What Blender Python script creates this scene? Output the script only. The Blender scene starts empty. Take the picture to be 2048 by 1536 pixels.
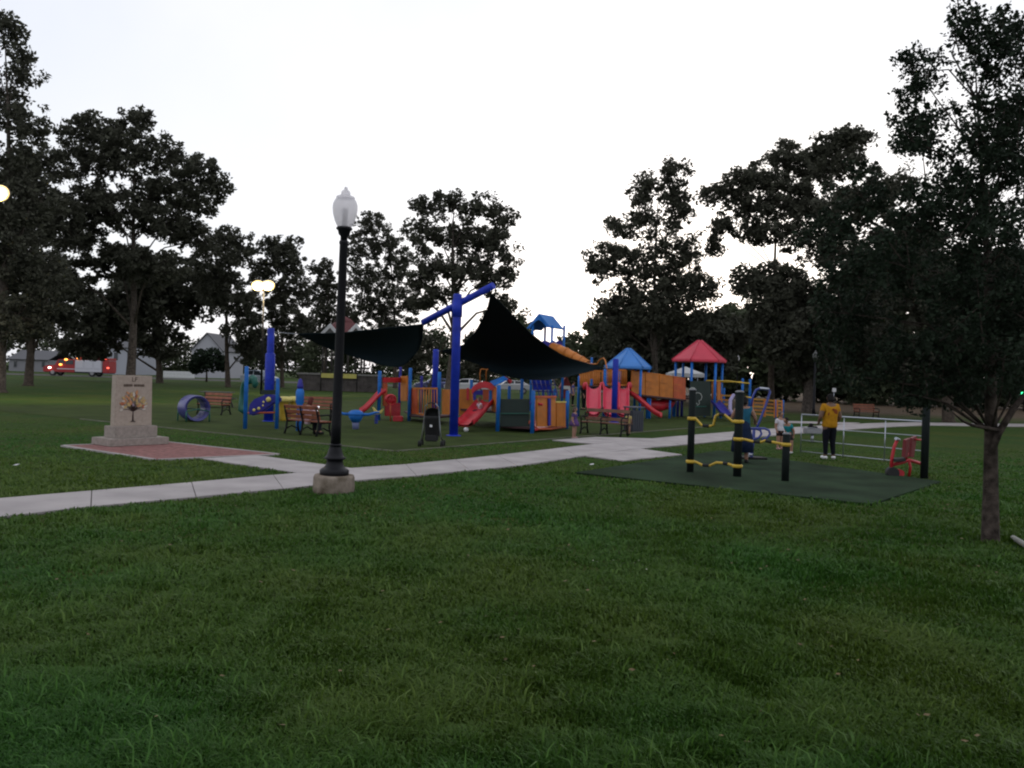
import bpy, bmesh, math, random
import numpy as np
from mathutils import Vector, Matrix

# ------------------------------------------------------------------ camera, sky, sun, exposure
scene = bpy.context.scene
COL = scene.collection
CAM_H, FPX = 1.9, 1655.0                       # eye height in metres, focal length in photo pixels (2048 wide)
ROLL, PITCH = math.atan(0.03), math.atan(15 / FPX)
Fw = Vector((0, math.cos(PITCH), -math.sin(PITCH)))
U0 = Vector((0, math.sin(PITCH), math.cos(PITCH)))
R0 = Vector((1, 0, 0))
Rt = R0 * math.cos(ROLL) + U0 * math.sin(ROLL)
Up = U0 * math.cos(ROLL) - R0 * math.sin(ROLL)
cam_data = bpy.data.cameras.new('camera')
cam_data.sensor_width = 36.0
cam_data.lens = 36.0 * FPX / 2048.0
cam_data.clip_start = 0.05
cam_data.clip_end = 3000
cam = bpy.data.objects.new('camera', cam_data)
COL.objects.link(cam)
m3 = Matrix((Rt, Up, -Fw)).transposed()
cam.matrix_world = Matrix.Translation((0, 0, CAM_H)) @ m3.to_4x4()
scene.camera = cam

SUN_EL, SUN_AZ = math.radians(6.0), math.radians(12.0)    # azimuth from +Y towards +X: behind the playground
world = bpy.data.worlds.new('World')
scene.world = world
world.use_nodes = True
wn = world.node_tree
for n in list(wn.nodes):
    wn.nodes.remove(n)
sky = wn.nodes.new('ShaderNodeTexSky')
sky.sky_type = 'NISHITA'
sky.sun_disc = False
sky.sun_elevation = SUN_EL
sky.sun_rotation = SUN_AZ
sky.air_density = 1.0
sky.dust_density = 2.0
sky.ozone_density = 1.5
hsv = wn.nodes.new('ShaderNodeHueSaturation')
hsv.inputs['Saturation'].default_value = 0.45
mixc = wn.nodes.new('ShaderNodeMixRGB')
mixc.inputs['Fac'].default_value = 0.7
mixc.inputs['Color2'].default_value = (8.5, 8.7, 9.3, 1)    # thin even high cloud
wtc = wn.nodes.new('ShaderNodeTexCoord')
wnz = wn.nodes.new('ShaderNodeTexNoise'); wnz.inputs['Scale'].default_value = 2.2; wnz.inputs['Detail'].default_value = 5
wrp = wn.nodes.new('ShaderNodeValToRGB')
wrp.color_ramp.elements[0].position = 0.35; wrp.color_ramp.elements[1].position = 0.65
wrp.color_ramp.elements[0].color = (7.9, 8.3, 9.3, 1); wrp.color_ramp.elements[1].color = (9.1, 9.2, 9.5, 1)
wn.links.new(wtc.outputs['Generated'], wnz.inputs['Vector']); wn.links.new(wnz.outputs['Fac'], wrp.inputs['Fac']); wn.links.new(wrp.outputs[0], mixc.inputs['Color2'])
bg = wn.nodes.new('ShaderNodeBackground')
bg.inputs['Strength'].default_value = 0.10
wo = wn.nodes.new('ShaderNodeOutputWorld')
wn.links.new(sky.outputs[0], hsv.inputs['Color'])
wn.links.new(hsv.outputs[0], mixc.inputs['Color1'])
wn.links.new(mixc.outputs[0], bg.inputs['Color'])
wn.links.new(bg.outputs[0], wo.inputs['Surface'])

sun_d = bpy.data.lights.new('sun', 'SUN')
sun_d.energy = 0.12
sun_d.angle = math.radians(20)
sun_d.color = (1.0, 0.9, 0.82)
sun = bpy.data.objects.new('sun', sun_d)
COL.objects.link(sun)
sdir = Vector((math.sin(SUN_AZ) * math.cos(SUN_EL), math.cos(SUN_AZ) * math.cos(SUN_EL), math.sin(SUN_EL)))
sun.rotation_euler = sdir.to_track_quat('Z', 'Y').to_euler()

scene.view_settings.view_transform = 'Standard'
scene.view_settings.look = 'None'
scene.view_settings.exposure = 0.45
scene.view_settings.gamma = 1.0
scene.view_settings.use_curve_mapping = False
scene.render.engine = 'CYCLES'
scene.cycles.use_denoising = True
scene.cycles.filter_width = 2.1
scene.cycles.max_bounces = 5
scene.cycles.diffuse_bounces = 2
scene.cycles.transparent_max_bounces = 6

# ------------------------------------------------------------------ pixel -> place
def ray(px, py):
    return Fw + Rt * ((px - 1024) / FPX) - Up * ((py - 768) / FPX)
def G(px, py):                                   # where a pixel's ray meets the ground
    d = ray(px, py); t = -CAM_H / d.z
    return Vector((d.x * t, d.y * t, 0.0))
def P(px, py, Y):                                # a pixel at distance Y
    d = ray(px, py); t = Y / d.y
    return Vector((d.x * t, Y, CAM_H + d.z * t))

# ------------------------------------------------------------------ materials
MATS = {}
def mat(name, col, rough=0.6, noise=0.0, nscale=8.0, bump=0.0, metal=0.0, spec=0.5, emit=None, col2=None, detail=4.0, bscale=None, transl=0.0):
    if name in MATS:
        return MATS[name]
    m = bpy.data.materials.new(name); m.use_nodes = True
    nt = m.node_tree; b = nt.nodes['Principled BSDF']
    b.inputs['Roughness'].default_value = rough
    b.inputs['Metallic'].default_value = metal
    b.inputs['Specular IOR Level'].default_value = spec
    b.inputs['Base Color'].default_value = (*col, 1)
    if noise > 0 or bump > 0 or col2:
        tc = nt.nodes.new('ShaderNodeTexCoord')
        nz = nt.nodes.new('ShaderNodeTexNoise'); nz.inputs['Scale'].default_value = nscale; nz.inputs['Detail'].default_value = detail
        nt.links.new(tc.outputs['Object'], nz.inputs['Vector'])
        if noise > 0 or col2:
            rp = nt.nodes.new('ShaderNodeValToRGB')
            a = tuple(c * (1 - noise) for c in col); z = col2 if col2 else tuple(min(1, c * (1 + noise)) for c in col)
            rp.color_ramp.elements[0].position = 0.32; rp.color_ramp.elements[1].position = 0.68
            rp.color_ramp.elements[0].color = (*a, 1); rp.color_ramp.elements[1].color = (*z, 1)
            nt.links.new(nz.outputs['Fac'], rp.inputs['Fac']); nt.links.new(rp.outputs['Color'], b.inputs['Base Color'])
        if bump > 0:
            bn = nt.nodes.new('ShaderNodeTexNoise'); bn.inputs['Scale'].default_value = bscale or nscale * 6; bn.inputs['Detail'].default_value = 5
            nt.links.new(tc.outputs['Object'], bn.inputs['Vector'])
            bp = nt.nodes.new('ShaderNodeBump'); bp.inputs['Strength'].default_value = bump; bp.inputs['Distance'].default_value = 0.02
            nt.links.new(bn.outputs['Fac'], bp.inputs['Height']); nt.links.new(bp.outputs['Normal'], b.inputs['Normal'])
    if emit:
        b.inputs['Emission Color'].default_value = (*emit[0], 1); b.inputs['Emission Strength'].default_value = emit[1]
    if transl > 0:
        tr = nt.nodes.new('ShaderNodeBsdfTranslucent'); tr.inputs['Color'].default_value = (*(c * 1.6 for c in col), 1)
        mx = nt.nodes.new('ShaderNodeMixShader'); mx.inputs[0].default_value = transl
        out = nt.nodes['Material Output']
        nt.links.new(b.outputs[0], mx.inputs[1]); nt.links.new(tr.outputs[0], mx.inputs[2]); nt.links.new(mx.outputs[0], out.inputs['Surface'])
    MATS[name] = m
    return m

M_concrete = mat('concrete', (0.345, 0.315, 0.315), 0.9, 0.16, 1.3, 0.35, spec=0.2, bscale=60)
M_joint = mat('joint', (0.12, 0.11, 0.10), 0.95, spec=0.1)
M_foot = mat('footing_concrete', (0.17, 0.135, 0.10), 0.95, 0.3, 6, 0.6, col2=(0.29, 0.24, 0.20), bscale=40, spec=0.2)
M_stone = mat('granite', (0.29, 0.25, 0.225), 0.8, 0.16, 14, 0.25, bscale=120, spec=0.3)
M_black = mat('black_paint', (0.008, 0.008, 0.011), 0.45, spec=0.2)
M_iron = mat('cast_iron', (0.009, 0.009, 0.010), 0.6, spec=0.2)
M_rubber = mat('rubber', (0.015, 0.015, 0.016), 0.8)
M_blue = mat('royal_blue_paint', (0.010, 0.030, 0.36), 0.5, 0.2, 4, spec=0.25)
M_lblue = mat('light_blue_paint', (0.012, 0.13, 0.46), 0.5, 0.2, 4, spec=0.3)
M_purple = mat('purple_plastic', (0.030, 0.028, 0.24), 0.5, 0.2, 4, spec=0.25)
M_red = mat('red_plastic', (0.44, 0.014, 0.026), 0.45, 0.2, 4)
M_roofred = mat('red_roof_plastic', (0.46, 0.024, 0.055), 0.55, 0.08, 2)
M_roofblue = mat('blue_roof_plastic', (0.03, 0.17, 0.50), 0.5, 0.08, 2)
M_orange = mat('orange_plastic', (0.44, 0.135, 0.010), 0.5, 0.18, 3)
M_rorange = mat('red_orange_plastic', (0.42, 0.075, 0.02), 0.5, 0.18, 3)
M_yellow = mat('yellow_plastic', (0.52, 0.34, 0.03), 0.5, 0.2, 4)
M_pyellow = mat('pale_yellow_plastic', (0.62, 0.52, 0.14), 0.5, 0.08, 3)
M_green = mat('dark_green_panel', (0.007, 0.019, 0.015), 0.6, 0.12, 3)
M_teal = mat('teal_green_plastic', (0.012, 0.10, 0.075), 0.45, 0.2, 4)
M_deck = mat('deck_coating', (0.05, 0.02, 0.022), 0.8)
M_chalk = mat('chalk_white', (0.45, 0.48, 0.46), 0.8)
M_sail = mat('shade_cloth', (0.009, 0.017, 0.022), 0.9, spec=0.1, transl=0.12)
M_wood = mat('red_wood', (0.22, 0.065, 0.032), 0.6, 0.25, 5, 0.2)
M_wood2 = mat('brown_wood', (0.13, 0.055, 0.03), 0.6, 0.25, 5, 0.2)
M_steel = mat('galvanised_steel', (0.38, 0.40, 0.46), 0.38, metal=0.85)
M_dpost = mat('dark_post_coating', (0.010, 0.014, 0.014), 0.8, spec=0.12)
M_white = mat('white_paint', (0.62, 0.62, 0.64), 0.6)
M_glass = mat('dark_glass', (0.02, 0.025, 0.03), 0.08)
M_bark = mat('oak_bark', (0.065, 0.052, 0.042), 0.95, 0.35, 5, 0.9, bscale=14, spec=0.1)
M_barkg = mat('grey_bark', (0.075, 0.063, 0.055), 0.95, 0.5, 7, 0.9, bscale=14, spec=0.1)
M_bin = mat('slate_bin', (0.035, 0.04, 0.055), 0.6)

# ------------------------------------------------------------------ mesh builder
class MB:
    def __init__(self):
        self.v, self.f, self.smooth = [], [], []
    def add(self, vs, fs, smooth=False):
        o = len(self.v)
        self.v += [Vector(x) for x in vs]
        self.f += [tuple(i + o for i in f) for f in fs]
        self.smooth += [smooth] * len(fs)
        return self
    def box(self, c, s, rz=0.0, M=None):
        hx, hy, hz = s[0] / 2, s[1] / 2, s[2] / 2
        vs = [Vector((x, y, z)) for x in (-hx, hx) for y in (-hy, hy) for z in (-hz, hz)]
        R = M if M is not None else Matrix.Rotation(rz, 3, 'Z')
        vs = [R @ v + Vector(c) for v in vs]
        return self.add(vs, [(0, 1, 3, 2), (4, 6, 7, 5), (0, 4, 5, 1), (2, 3, 7, 6), (0, 2, 6, 4), (1, 5, 7, 3)])
    def beam(self, a, b, w, t, up=(0, 0, 1)):
        a, b = Vector(a), Vector(b); d = (b - a); L = d.length; d.normalize()
        u = Vector(up)
        if abs(d.dot(u)) > 0.98: u = Vector((0, 1, 0))
        s = d.cross(u).normalized(); u = s.cross(d).normalized()
        M = Matrix((d, s, u)).transposed()
        return self.box((a + b) / 2, (L, w, t), M=M)
    def tube(self, pts, r, n=10, cap=True):
        pts = [Vector(p) for p in pts]
        rs = r if isinstance(r, (list, tuple)) else [r] * len(pts)
        vs, fs = [], []
        ref = None
        for i, p in enumerate(pts):
            d = (pts[min(i + 1, len(pts) - 1)] - pts[max(i - 1, 0)])
            d = d.normalized() if d.length > 1e-9 else Vector((0, 0, 1))
            if ref is None:
                ref = Vector((1, 0, 0)) if abs(d.x) < 0.9 else Vector((0, 1, 0))
            s = (ref - d * ref.dot(d)).normalized(); ref = s
            t = d.cross(s)
            for k in range(n):
                a = 2 * math.pi * k / n
                vs.append(p + (s * math.cos(a) + t * math.sin(a)) * rs[i])
        for i in range(len(pts) - 1):
            for k in range(n):
                k2 = (k + 1) % n
                fs.append((i * n + k, i * n + k2, (i + 1) * n + k2, (i + 1) * n + k))
        self.add(vs, fs, True)
        if cap:
            o = len(self.v) - len(vs)
            self.f.append(tuple(o + k for k in reversed(range(n)))); self.smooth.append(False)
            self.f.append(tuple(o + (len(pts) - 1) * n + k for k in range(n))); self.smooth.append(False)
        return self
    def lathe(self, c, prof, n=20, flute=0.0, nf=10):
        c = Vector(c); vs, fs = [], []
        for (r, z) in prof:
            for k in range(n):
                a = 2 * math.pi * k / n
                rr = r * (1 + flute * math.cos(nf * a))
                vs.append(c + Vector((rr * math.cos(a), rr * math.sin(a), z)))
        for i in range(len(prof) - 1):
            for k in range(n):
                k2 = (k + 1) % n
                fs.append((i * n + k, i * n + k2, (i + 1) * n + k2, (i + 1) * n + k))
        self.add(vs, fs, True)
        o = len(self.v) - len(vs)
        self.f.append(tuple(o + k for k in reversed(range(n)))); self.smooth.append(False)
        self.f.append(tuple(o + (len(prof) - 1) * n + k for k in range(n))); self.smooth.append(False)
        return self
    def ball(self, c, r, n=12, m=8, M=None):
        c = Vector(c); r = r if isinstance(r, (tuple, list)) else (r, r, r)
        vs, fs = [], []
        for i in range(m + 1):
            th = math.pi * i / m
            for k in range(n):
                a = 2 * math.pi * k / n
                v = Vector((r[0] * math.sin(th) * math.cos(a), r[1] * math.sin(th) * math.sin(a), r[2] * math.cos(th)))
                vs.append(c + (M @ v if M is not None else v))
        for i in range(m):
            for k in range(n):
                k2 = (k + 1) % n
                fs.append((i * n + k, (i + 1) * n + k, (i + 1) * n + k2, i * n + k2))
        return self.add(vs, fs, True)
    def slab(self, quad, thick):                     # a flat polygon given thickness along its own normal
        q = [Vector(p) for p in quad]; n = len(q)
        nr = Vector((0, 0, 0))
        for i in range(n):
            a, b = q[i], q[(i + 1) % n]
            nr += a.cross(b)
        nr.normalize()
        o = nr * (thick / 2)
        vs = [p + o for p in q] + [p - o for p in q]
        fs = [tuple(range(n)), tuple(reversed(range(n, 2 * n)))]
        for i in range(n):
            j = (i + 1) % n
            fs.append((i, n + i, n + j, j))
        return self.add(vs, fs)
    def prism(self, poly, z0, z1):
        n = len(poly)
        vs = [Vector((p[0], p[1], z1)) for p in poly] + [Vector((p[0], p[1], z0)) for p in poly]
        fs = [tuple(range(n)), tuple(reversed(range(n, 2 * n)))]
        for i in range(n):
            j = (i + 1) % n
            fs.append((i, n + i, n + j, j))
        return self.add(vs, fs)
    def sheet(self, rows, thick=0.0, smooth=True):
        h, w = len(rows), len(rows[0])
        vs = [Vector(p) for r in rows for p in r]
        fs = [(i * w + j, i * w + j + 1, (i + 1) * w + j + 1, (i + 1) * w + j) for i in range(h - 1) for j in range(w - 1)]
        return self.add(vs, fs, smooth)
    def build(self, name, material, parent=None, bevel=0.0):
        org = ORG.get(parent.name, Vector((0, 0, 0))) if parent else Vector((0, 0, 0))
        me = bpy.data.meshes.new(name)
        me.from_pydata([tuple(v - org) for v in self.v], [], self.f)
        me.polygons.foreach_set('use_smooth', self.smooth)
        bm = bmesh.new(); bm.from_mesh(me)
        bmesh.ops.recalc_face_normals(bm, faces=bm.faces)
        if bevel > 0:
            es = [e for e in bm.edges if len(e.link_faces) == 2 and e.calc_face_angle(0) > 0.6]
            bmesh.ops.bevel(bm, geom=es, offset=bevel, segments=2, affect='EDGES', clamp_overlap=True)
        bm.to_mesh(me); bm.free()
        me.materials.append(material)
        o = bpy.data.objects.new(name, me)
        COL.objects.link(o)
        if parent:
            o.parent = parent
        ORG[o.name] = org
        return o

ORG = {}
def thing(name, label, cat, loc=(0, 0, 0), group=None):
    o = bpy.data.objects.new(name, None); COL.objects.link(o)
    o.empty_display_size = 0.2
    o.location = loc; o['label'] = label; o['category'] = cat
    if group: o['group'] = group
    ORG[o.name] = Vector(loc)
    return o
def place(o, loc, rz=0.0):
    o.location = loc; o.rotation_euler = (0, 0, rz)
def tag(o, label, cat, group=None):
    o['label'] = label; o['category'] = cat
    if group: o['group'] = group
    return o
def recentre(o):                                   # a one-mesh thing keeps its origin at its base
    me = o.data
    n = len(me.vertices); a = np.empty(n * 3, 'f'); me.vertices.foreach_get('co', a); a = a.reshape(-1, 3)
    c = np.array([(a[:, 0].min() + a[:, 0].max()) / 2, (a[:, 1].min() + a[:, 1].max()) / 2, a[:, 2].min()], 'f')
    a -= c; me.vertices.foreach_set('co', a.ravel()); o.location = Vector(c.tolist()); me.update()
    return o
def copy_tree(o, parent=None):
    c = o.copy(); COL.objects.link(c)
    if parent: c.parent = parent
    for ch in o.children:
        copy_tree(ch, c)
    return c
def struct(o):
    o['kind'] = 'structure'; return o
RNG = random.Random(7)
# ------------------------------------------------------------------ ground
def grass_material():
    m = bpy.data.materials.new('lawn'); m.use_nodes = True
    nt = m.node_tree; b = nt.nodes['Principled BSDF']; b.inputs['Roughness'].default_value = 0.95; b.inputs['Specular IOR Level'].default_value = 0.1
    tc = nt.nodes.new('ShaderNodeTexCoord')
    def nz(s, d=4):
        n = nt.nodes.new('ShaderNodeTexNoise'); n.inputs['Scale'].default_value = s; n.inputs['Detail'].default_value = d
        nt.links.new(tc.outputs['Object'], n.inputs['Vector']); return n
    def ramp(n, p0, c0, p1, c1):
        r = nt.nodes.new('ShaderNodeValToRGB'); r.color_ramp.elements[0].position = p0; r.color_ramp.elements[1].position = p1
        r.color_ramp.elements[0].color = (*c0, 1); r.color_ramp.elements[1].color = (*c1, 1)
        nt.links.new(n.outputs['Fac'], r.inputs['Fac']); return r
    r1 = ramp(nz(0.35), 0.35, (0.022, 0.058, 0.008), 0.68, (0.050, 0.068, 0.011))
    r2 = ramp(nz(6.0, 6), 0.3, (0.45, 0.45, 0.45), 0.7, (1.25, 1.25, 1.2))
    mx = nt.nodes.new('ShaderNodeMixRGB'); mx.blend_type = 'MULTIPLY'; mx.inputs[0].default_value = 0.9
    nt.links.new(r1.outputs[0], mx.inputs[1]); nt.links.new(r2.outputs[0], mx.inputs[2])
    # worn, dry soil under the trees on the far side (a stain with its own shape)
    sep = nt.nodes.new('ShaderNodeSeparateXYZ'); nt.links.new(tc.outputs['Object'], sep.inputs[0])
    mr = nt.nodes.new('ShaderNodeMapRange'); mr.inputs['From Min'].default_value = 50; mr.inputs['From Max'].default_value = 62
    nt.links.new(sep.outputs['Y'], mr.inputs['Value'])
    mrx = nt.nodes.new('ShaderNodeMapRange'); mrx.inputs['From Min'].default_value = 8; mrx.inputs['From Max'].default_value = 18
    nt.links.new(sep.outputs['X'], mrx.inputs['Value'])
    mu = nt.nodes.new('ShaderNodeMath'); mu.operation = 'MULTIPLY'; nt.links.new(mr.outputs[0], mu.inputs[0]); nt.links.new(mrx.outputs[0], mu.inputs[1])
    soil = ramp(nz(0.8), 0.35, (0.062, 0.045, 0.030), 0.7, (0.10, 0.072, 0.05))
    m2 = nt.nodes.new('ShaderNodeMixRGB'); nt.links.new(mu.outputs[0], m2.inputs[0]); nt.links.new(mx.outputs[0], m2.inputs[1]); nt.links.new(soil.outputs[0], m2.inputs[2])
    nt.links.new(m2.outputs[0], b.inputs['Base Color'])
    bn = nz(30, 8); bp = nt.nodes.new('ShaderNodeBump'); bp.inputs['Strength'].default_value = 0.8; bp.inputs['Distance'].default_value = 0.05
    nt.links.new(bn.outputs['Fac'], bp.inputs['Height']); nt.links.new(bp.outputs[0], b.inputs['Normal'])
    return m
M_lawn = grass_material()
mb = MB(); mb.add([(-1500, -60, 0), (1500, -60, 0), (1500, 2000, 0), (-1500, 2000, 0)], [(0, 1, 2, 3)])
ground = struct(mb.build('ground', M_lawn))

# the concrete footpath, slab by slab
PU = [(-60, 1006), (0, 1001), (390, 967.6), (594, 949), (703, 939), (800, 932.5), (960, 916.8), (1040, 907.5), (1182, 890.4), (1304, 878.7), (1376, 872), (1540, 859), (1640, 852.5), (1740, 847.5), (1844, 845)]
PL = [(-60, 1046), (0, 1039), (203, 1015), (484, 990), (621, 976), (707, 964.5), (800, 958), (926, 945), (1040, 934), (1169, 914), (1280, 898.7), (1376, 890.5), (1464, 880.7), (1540, 873), (1607, 867), (1685, 861), (1780, 854.5), (1850, 851.5)]
def resample(pl, n):
    pts = [G(*p) for p in pl]
    d = [0]
    for a, b in zip(pts, pts[1:]): d.append(d[-1] + (b - a).length)
    out = []
    for i in range(n + 1):
        s = d[-1] * i / n; k = 0
        while k < len(d) - 2 and d[k + 1] < s: k += 1
        t = (s - d[k]) / max(1e-6, d[k + 1] - d[k]); out.append(pts[k].lerp(pts[k + 1], t))
    return out
NS = 30
Ua, La = resample(PU, NS), resample(PL, NS)
path_poly = [(p.x, p.y) for p in Ua] + [(p.x, p.y) for p in reversed(La)]
mb = MB()
for i in range(NS):
    mb.add([(*Ua[i].xy, 0.012), (*Ua[i + 1].xy, 0.012), (*La[i + 1].xy, 0.012), (*La[i].xy, 0.012)], [(0, 1, 2, 3)])
footpath = struct(mb.build('footpath', M_joint))
def slab_piece(q, parent, top=0.035, gap=0.007, name='slab', material=None):
    c = sum((Vector((p[0], p[1], 0)) for p in q), Vector()) / len(q)
    qq = []
    for p in q:
        v = Vector((p[0], p[1], 0)) - c; L = v.length
        qq.append(c + v * (1 - gap * 1.4 / L))
    m = MB(); m.prism(qq, -0.02, top + RNG.uniform(-0.002, 0.002)); return m.build(name, material or M_concrete, parent)
for i in range(NS):
    slab_piece([Ua[i], Ua[i + 1], La[i + 1], La[i]], footpath)
def side_pad(name, quad, nx, ny, top):
    q = [G(*p) for p in quad]
    base = MB(); base.add([(p.x, p.y, 0.008) for p in q], [(0, 1, 2, 3)])
    root = struct(base.build(name, M_joint))
    for i in range(nx):
        for j in range(ny):
            def at(u, v): return q[0].lerp(q[1], u).lerp(q[3].lerp(q[2], u), v)
            slab_piece([at(i / nx, j / ny), at((i + 1) / nx, j / ny), at((i + 1) / nx, (j + 1) / ny), at(i / nx, (j + 1) / ny)], root, top)
    return [(p.x, p.y) for p in q]
pad1 = side_pad('playground_entry_paving', [(1104, 882), (1188, 889.5), (1304, 878.6), (1190, 875.5)], 1, 2, 0.031)
pad2 = side_pad('fitness_entry_paving', [(1169, 914), (1246, 923.5), (1365, 911), (1280, 898.9)], 1, 2, 0.031)
pad3 = side_pad('monument_walk', [(402, 919.5), (594, 948.6), (703, 939), (516, 913)], 2, 1, 0.031)
FARP = [[(1850, 846), (2300, 852), (2300, 857.5), (1850, 851.2)], [(1560, 842.5), (1720, 846.5), (1700, 849.5), (1560, 845.5)]]
far_polys = []
for q in FARP:
    qq = [G(*p) for p in q]; far_polys.append([(p.x, p.y) for p in qq])
    mb = MB(); mb.prism(far_polys[-1], -0.02, 0.03); struct(mb.build('far_footpath', M_concrete))

# brick patio in front of the monument
pq = [G(123, 893), G(312, 921.5), G(560, 910.6), G(330, 885.2)]
patio_poly = [(p.x, p.y) for p in pq]
mb = MB(); mb.prism(patio_poly, -0.02, 0.016)
patio = struct(mb.build('brick_patio', M_joint))
e1 = (pq[1] - pq[0]); e2 = (pq[3] - pq[0])
L1, L2 = e1.length, e2.length
def pat(u, v):
    return pq[0].lerp(pq[1], u).lerp(pq[3].lerp(pq[2], u), v)
mb = MB()
nu, nv = int(L1 / 0.21), int(L2 / 0.105)
for j in range(nv):
    off = 0.5 if j % 2 else 0.0
    for i in range(-1, nu):
        u0, u1 = max(0.012, (i + off) / nu), min(0.988, (i + off + 1) / nu)
        if u1 - u0 < 0.2 / nu: continue
        v0, v1 = max(0.012, j / nv), min(0.988, (j + 1) / nv)
        g = 0.004
        gu, gv = g / L1, g / L2
        z = 0.026 + RNG.uniform(-0.002, 0.002)
        mb.prism([pat(u0 + gu, v0 + gv), pat(u1 - gu, v0 + gv), pat(u1 - gu, v1 - gv), pat(u0 + gu, v1 - gv)], 0.0, z)
M_brick = mat('clay_paver', (0.22, 0.105, 0.098), 0.9, 0.25, 9, spec=0.2)
pv = mb.build('pavers', M_brick, patio); pv['kind'] = 'stuff'
for a, b in ((0, 1), (1, 2), (2, 3), (3, 0)):
    m = MB(); d = (pq[b] - pq[a]).normalized()
    m.beam(pq[a] + d * 0.05 + Vector((0, 0, 0.012)), pq[b] - d * 0.05 + Vector((0, 0, 0.012)), 0.09, 0.045); m.build('edging', M_concrete, patio)

# synthetic turf of the playground, with its pale edging
T0 = G(790, 903.3); TL = G(475, 871); TR = G(1441, 851.8)
dL = (TL - T0).normalized(); dR = (TR - T0).normalized()
tp = [T0, T0 + dR * 40, T0 + dR * 40 + dL * 27, T0 + dL * 24]
M_turf = mat('synthetic_turf', (0.031, 0.048, 0.010), 0.95, 0.28, 0.9, 0.5, bscale=50, spec=0.1)
mb = MB(); mb.add([(p.x, p.y, 0.01) for p in tp], [(0, 1, 2, 3)])
turf = struct(mb.build('playground_turf', M_turf))
M_edge = mat('edging_concrete', (0.13, 0.125, 0.10), 0.9, 0.2, 3, spec=0.2)
for d, n in ((dL, 6), (dR, 8)):
    for i in range(n):
        m = MB(); m.beam(T0 + d * (0.05 + i * 2.4), T0 + d * (0.05 + i * 2.4 + 2.37), 0.06, 0.05); m.build('edging', M_edge, turf)

# rubber fitness court
fq = [G(1150, 948), G(1743, 1012), G(1882, 966), G(1440, 903)]
fit_poly = [(p.x, p.y) for p in fq]
M_court = mat('court_rubber', (0.019, 0.035, 0.018), 0.95, 0.4, 0.9, 0.5, bscale=60, spec=0.08)
mb = MB(); mb.prism(fit_poly, -0.02, 0.035)
court = struct(mb.build('fitness_court', M_court))

# road beyond the park, and the low verge in front of it
mb = MB(); mb.add([(-300, 118, 0.012), (40, 118, 0.012), (40, 134, 0.012), (-300, 134, 0.012)], [(0, 1, 2, 3)])
struct(mb.build('road', mat('asphalt', (0.055, 0.052, 0.05), 0.9, 0.15, 0.6, spec=0.2)))

# ------------------------------------------------------------------ monument
MC = Vector((-9.0, 19.62, 0.026)); me1 = Vector((0.6, 0.8, 0)).normalized(); mn = Vector((0.8, -0.6, 0)).normalized()
mrz = math.atan2(me1.y, me1.x)
t = thing('monument', 'pale granite slab monument with a colourful tree emblem on stepped plinth', 'monument', MC)
m = MB(); m.box(MC + Vector((0, 0, 0.085)), (1.42, 0.9, 0.17), mrz); m.build('lower_plinth', M_stone, t, 0.012)
m = MB(); m.box(MC + Vector((0, 0, 0.17 + 0.135)), (1.02, 0.54, 0.27), mrz); m.build('upper_plinth', M_stone, t, 0.012)
zb = 0.44; hs = 1.19
m = MB()
w0, w1, dth = 0.455, 0.44, 0.10
cs = []
for z, w in ((zb, w0), (zb + hs, w1)):
    for sx, sy in ((-1, 1), (1, 1), (1, -1), (-1, -1)):
        cs.append(MC + me1 * (sx * w) + mn * (sy * dth) + Vector((0, 0, z)))
m.add(cs, [(0, 1, 2, 3), (7, 6, 5, 4), (0, 4, 5, 1), (1, 5, 6, 2), (2, 6, 7, 3), (3, 7, 4, 0)])
slab = m.build('slab', mat('light_granite', (0.37, 0.305, 0.26), 0.75, 0.1, 16, 0.2, bscale=140, spec=0.3), t, 0.008)
def mpt(u, z, out=0.004): return MC + me1 * u + mn * (dth + out) + Vector((0, 0, zb + z))
M_ink = mat('engraving_brown', (0.075, 0.045, 0.03), 0.8)
cu = bpy.data.curves.new('lettering', 'FONT'); cu.body = 'LF'; cu.size = 0.155; cu.align_x = 'CENTER'; cu.extrude = 0.002
tmp = bpy.data.objects.new('tmp_text', cu); COL.objects.link(tmp)
lm = bpy.data.meshes.new_from_object(tmp.evaluated_get(bpy.context.evaluated_depsgraph_get())); bpy.data.objects.remove(tmp)
lm.materials.clear(); lm.materials.append(M_ink)
fo = bpy.data.objects.new('lettering', lm); COL.objects.link(fo); fo.parent = slab
FML = Matrix.Translation(mpt(0, 1.045, 0.003) - MC) @ Matrix((me1, Vector((0, 0, 1)), mn)).transposed().to_4x4()
fo.matrix_local = FML
m = MB(); x = -0.26                                       # the worn second line: strokes, two words, too worn to read
for k in range(22):
    if k in (9, 10):
        x += 0.012; 
        if k == 10:
            x += 0.008; m.build('engraved_word', M_ink, slab); m = MB()
        continue
    w = RNG.uniform(0.012, 0.02); h = RNG.choice((0.05, 0.055, 0.058))
    for q in range(2):
        m.beam(mpt(x + q * w * 0.62, 0.955 - h / 2), mpt(x + q * w * 0.62, 0.955 + h / 2), 0.005, 0.005)
    m.beam(mpt(x, 0.955 + RNG.choice((-h / 2, 0, h / 2))), mpt(x + w * 0.62, 0.955 + RNG.choice((-h / 2, 0, h / 2))), 0.005, 0.005)
    x += w + 0.007
m.build('engraved_word', M_ink, slab)
M_bronze = mat('dark_bronze', (0.03, 0.014, 0.012), 0.5)
em = MB()
em.tube([mpt(-0.02, 0.10), mpt(-0.02, 0.28), mpt(-0.015, 0.36)], [0.022, 0.013, 0.010], 8)
em.tube([mpt(-0.085, 0.095), mpt(-0.02, 0.115), mpt(0.05, 0.095)], [0.006, 0.016, 0.006], 8)
rr = random.Random(3)
tips = []
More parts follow.
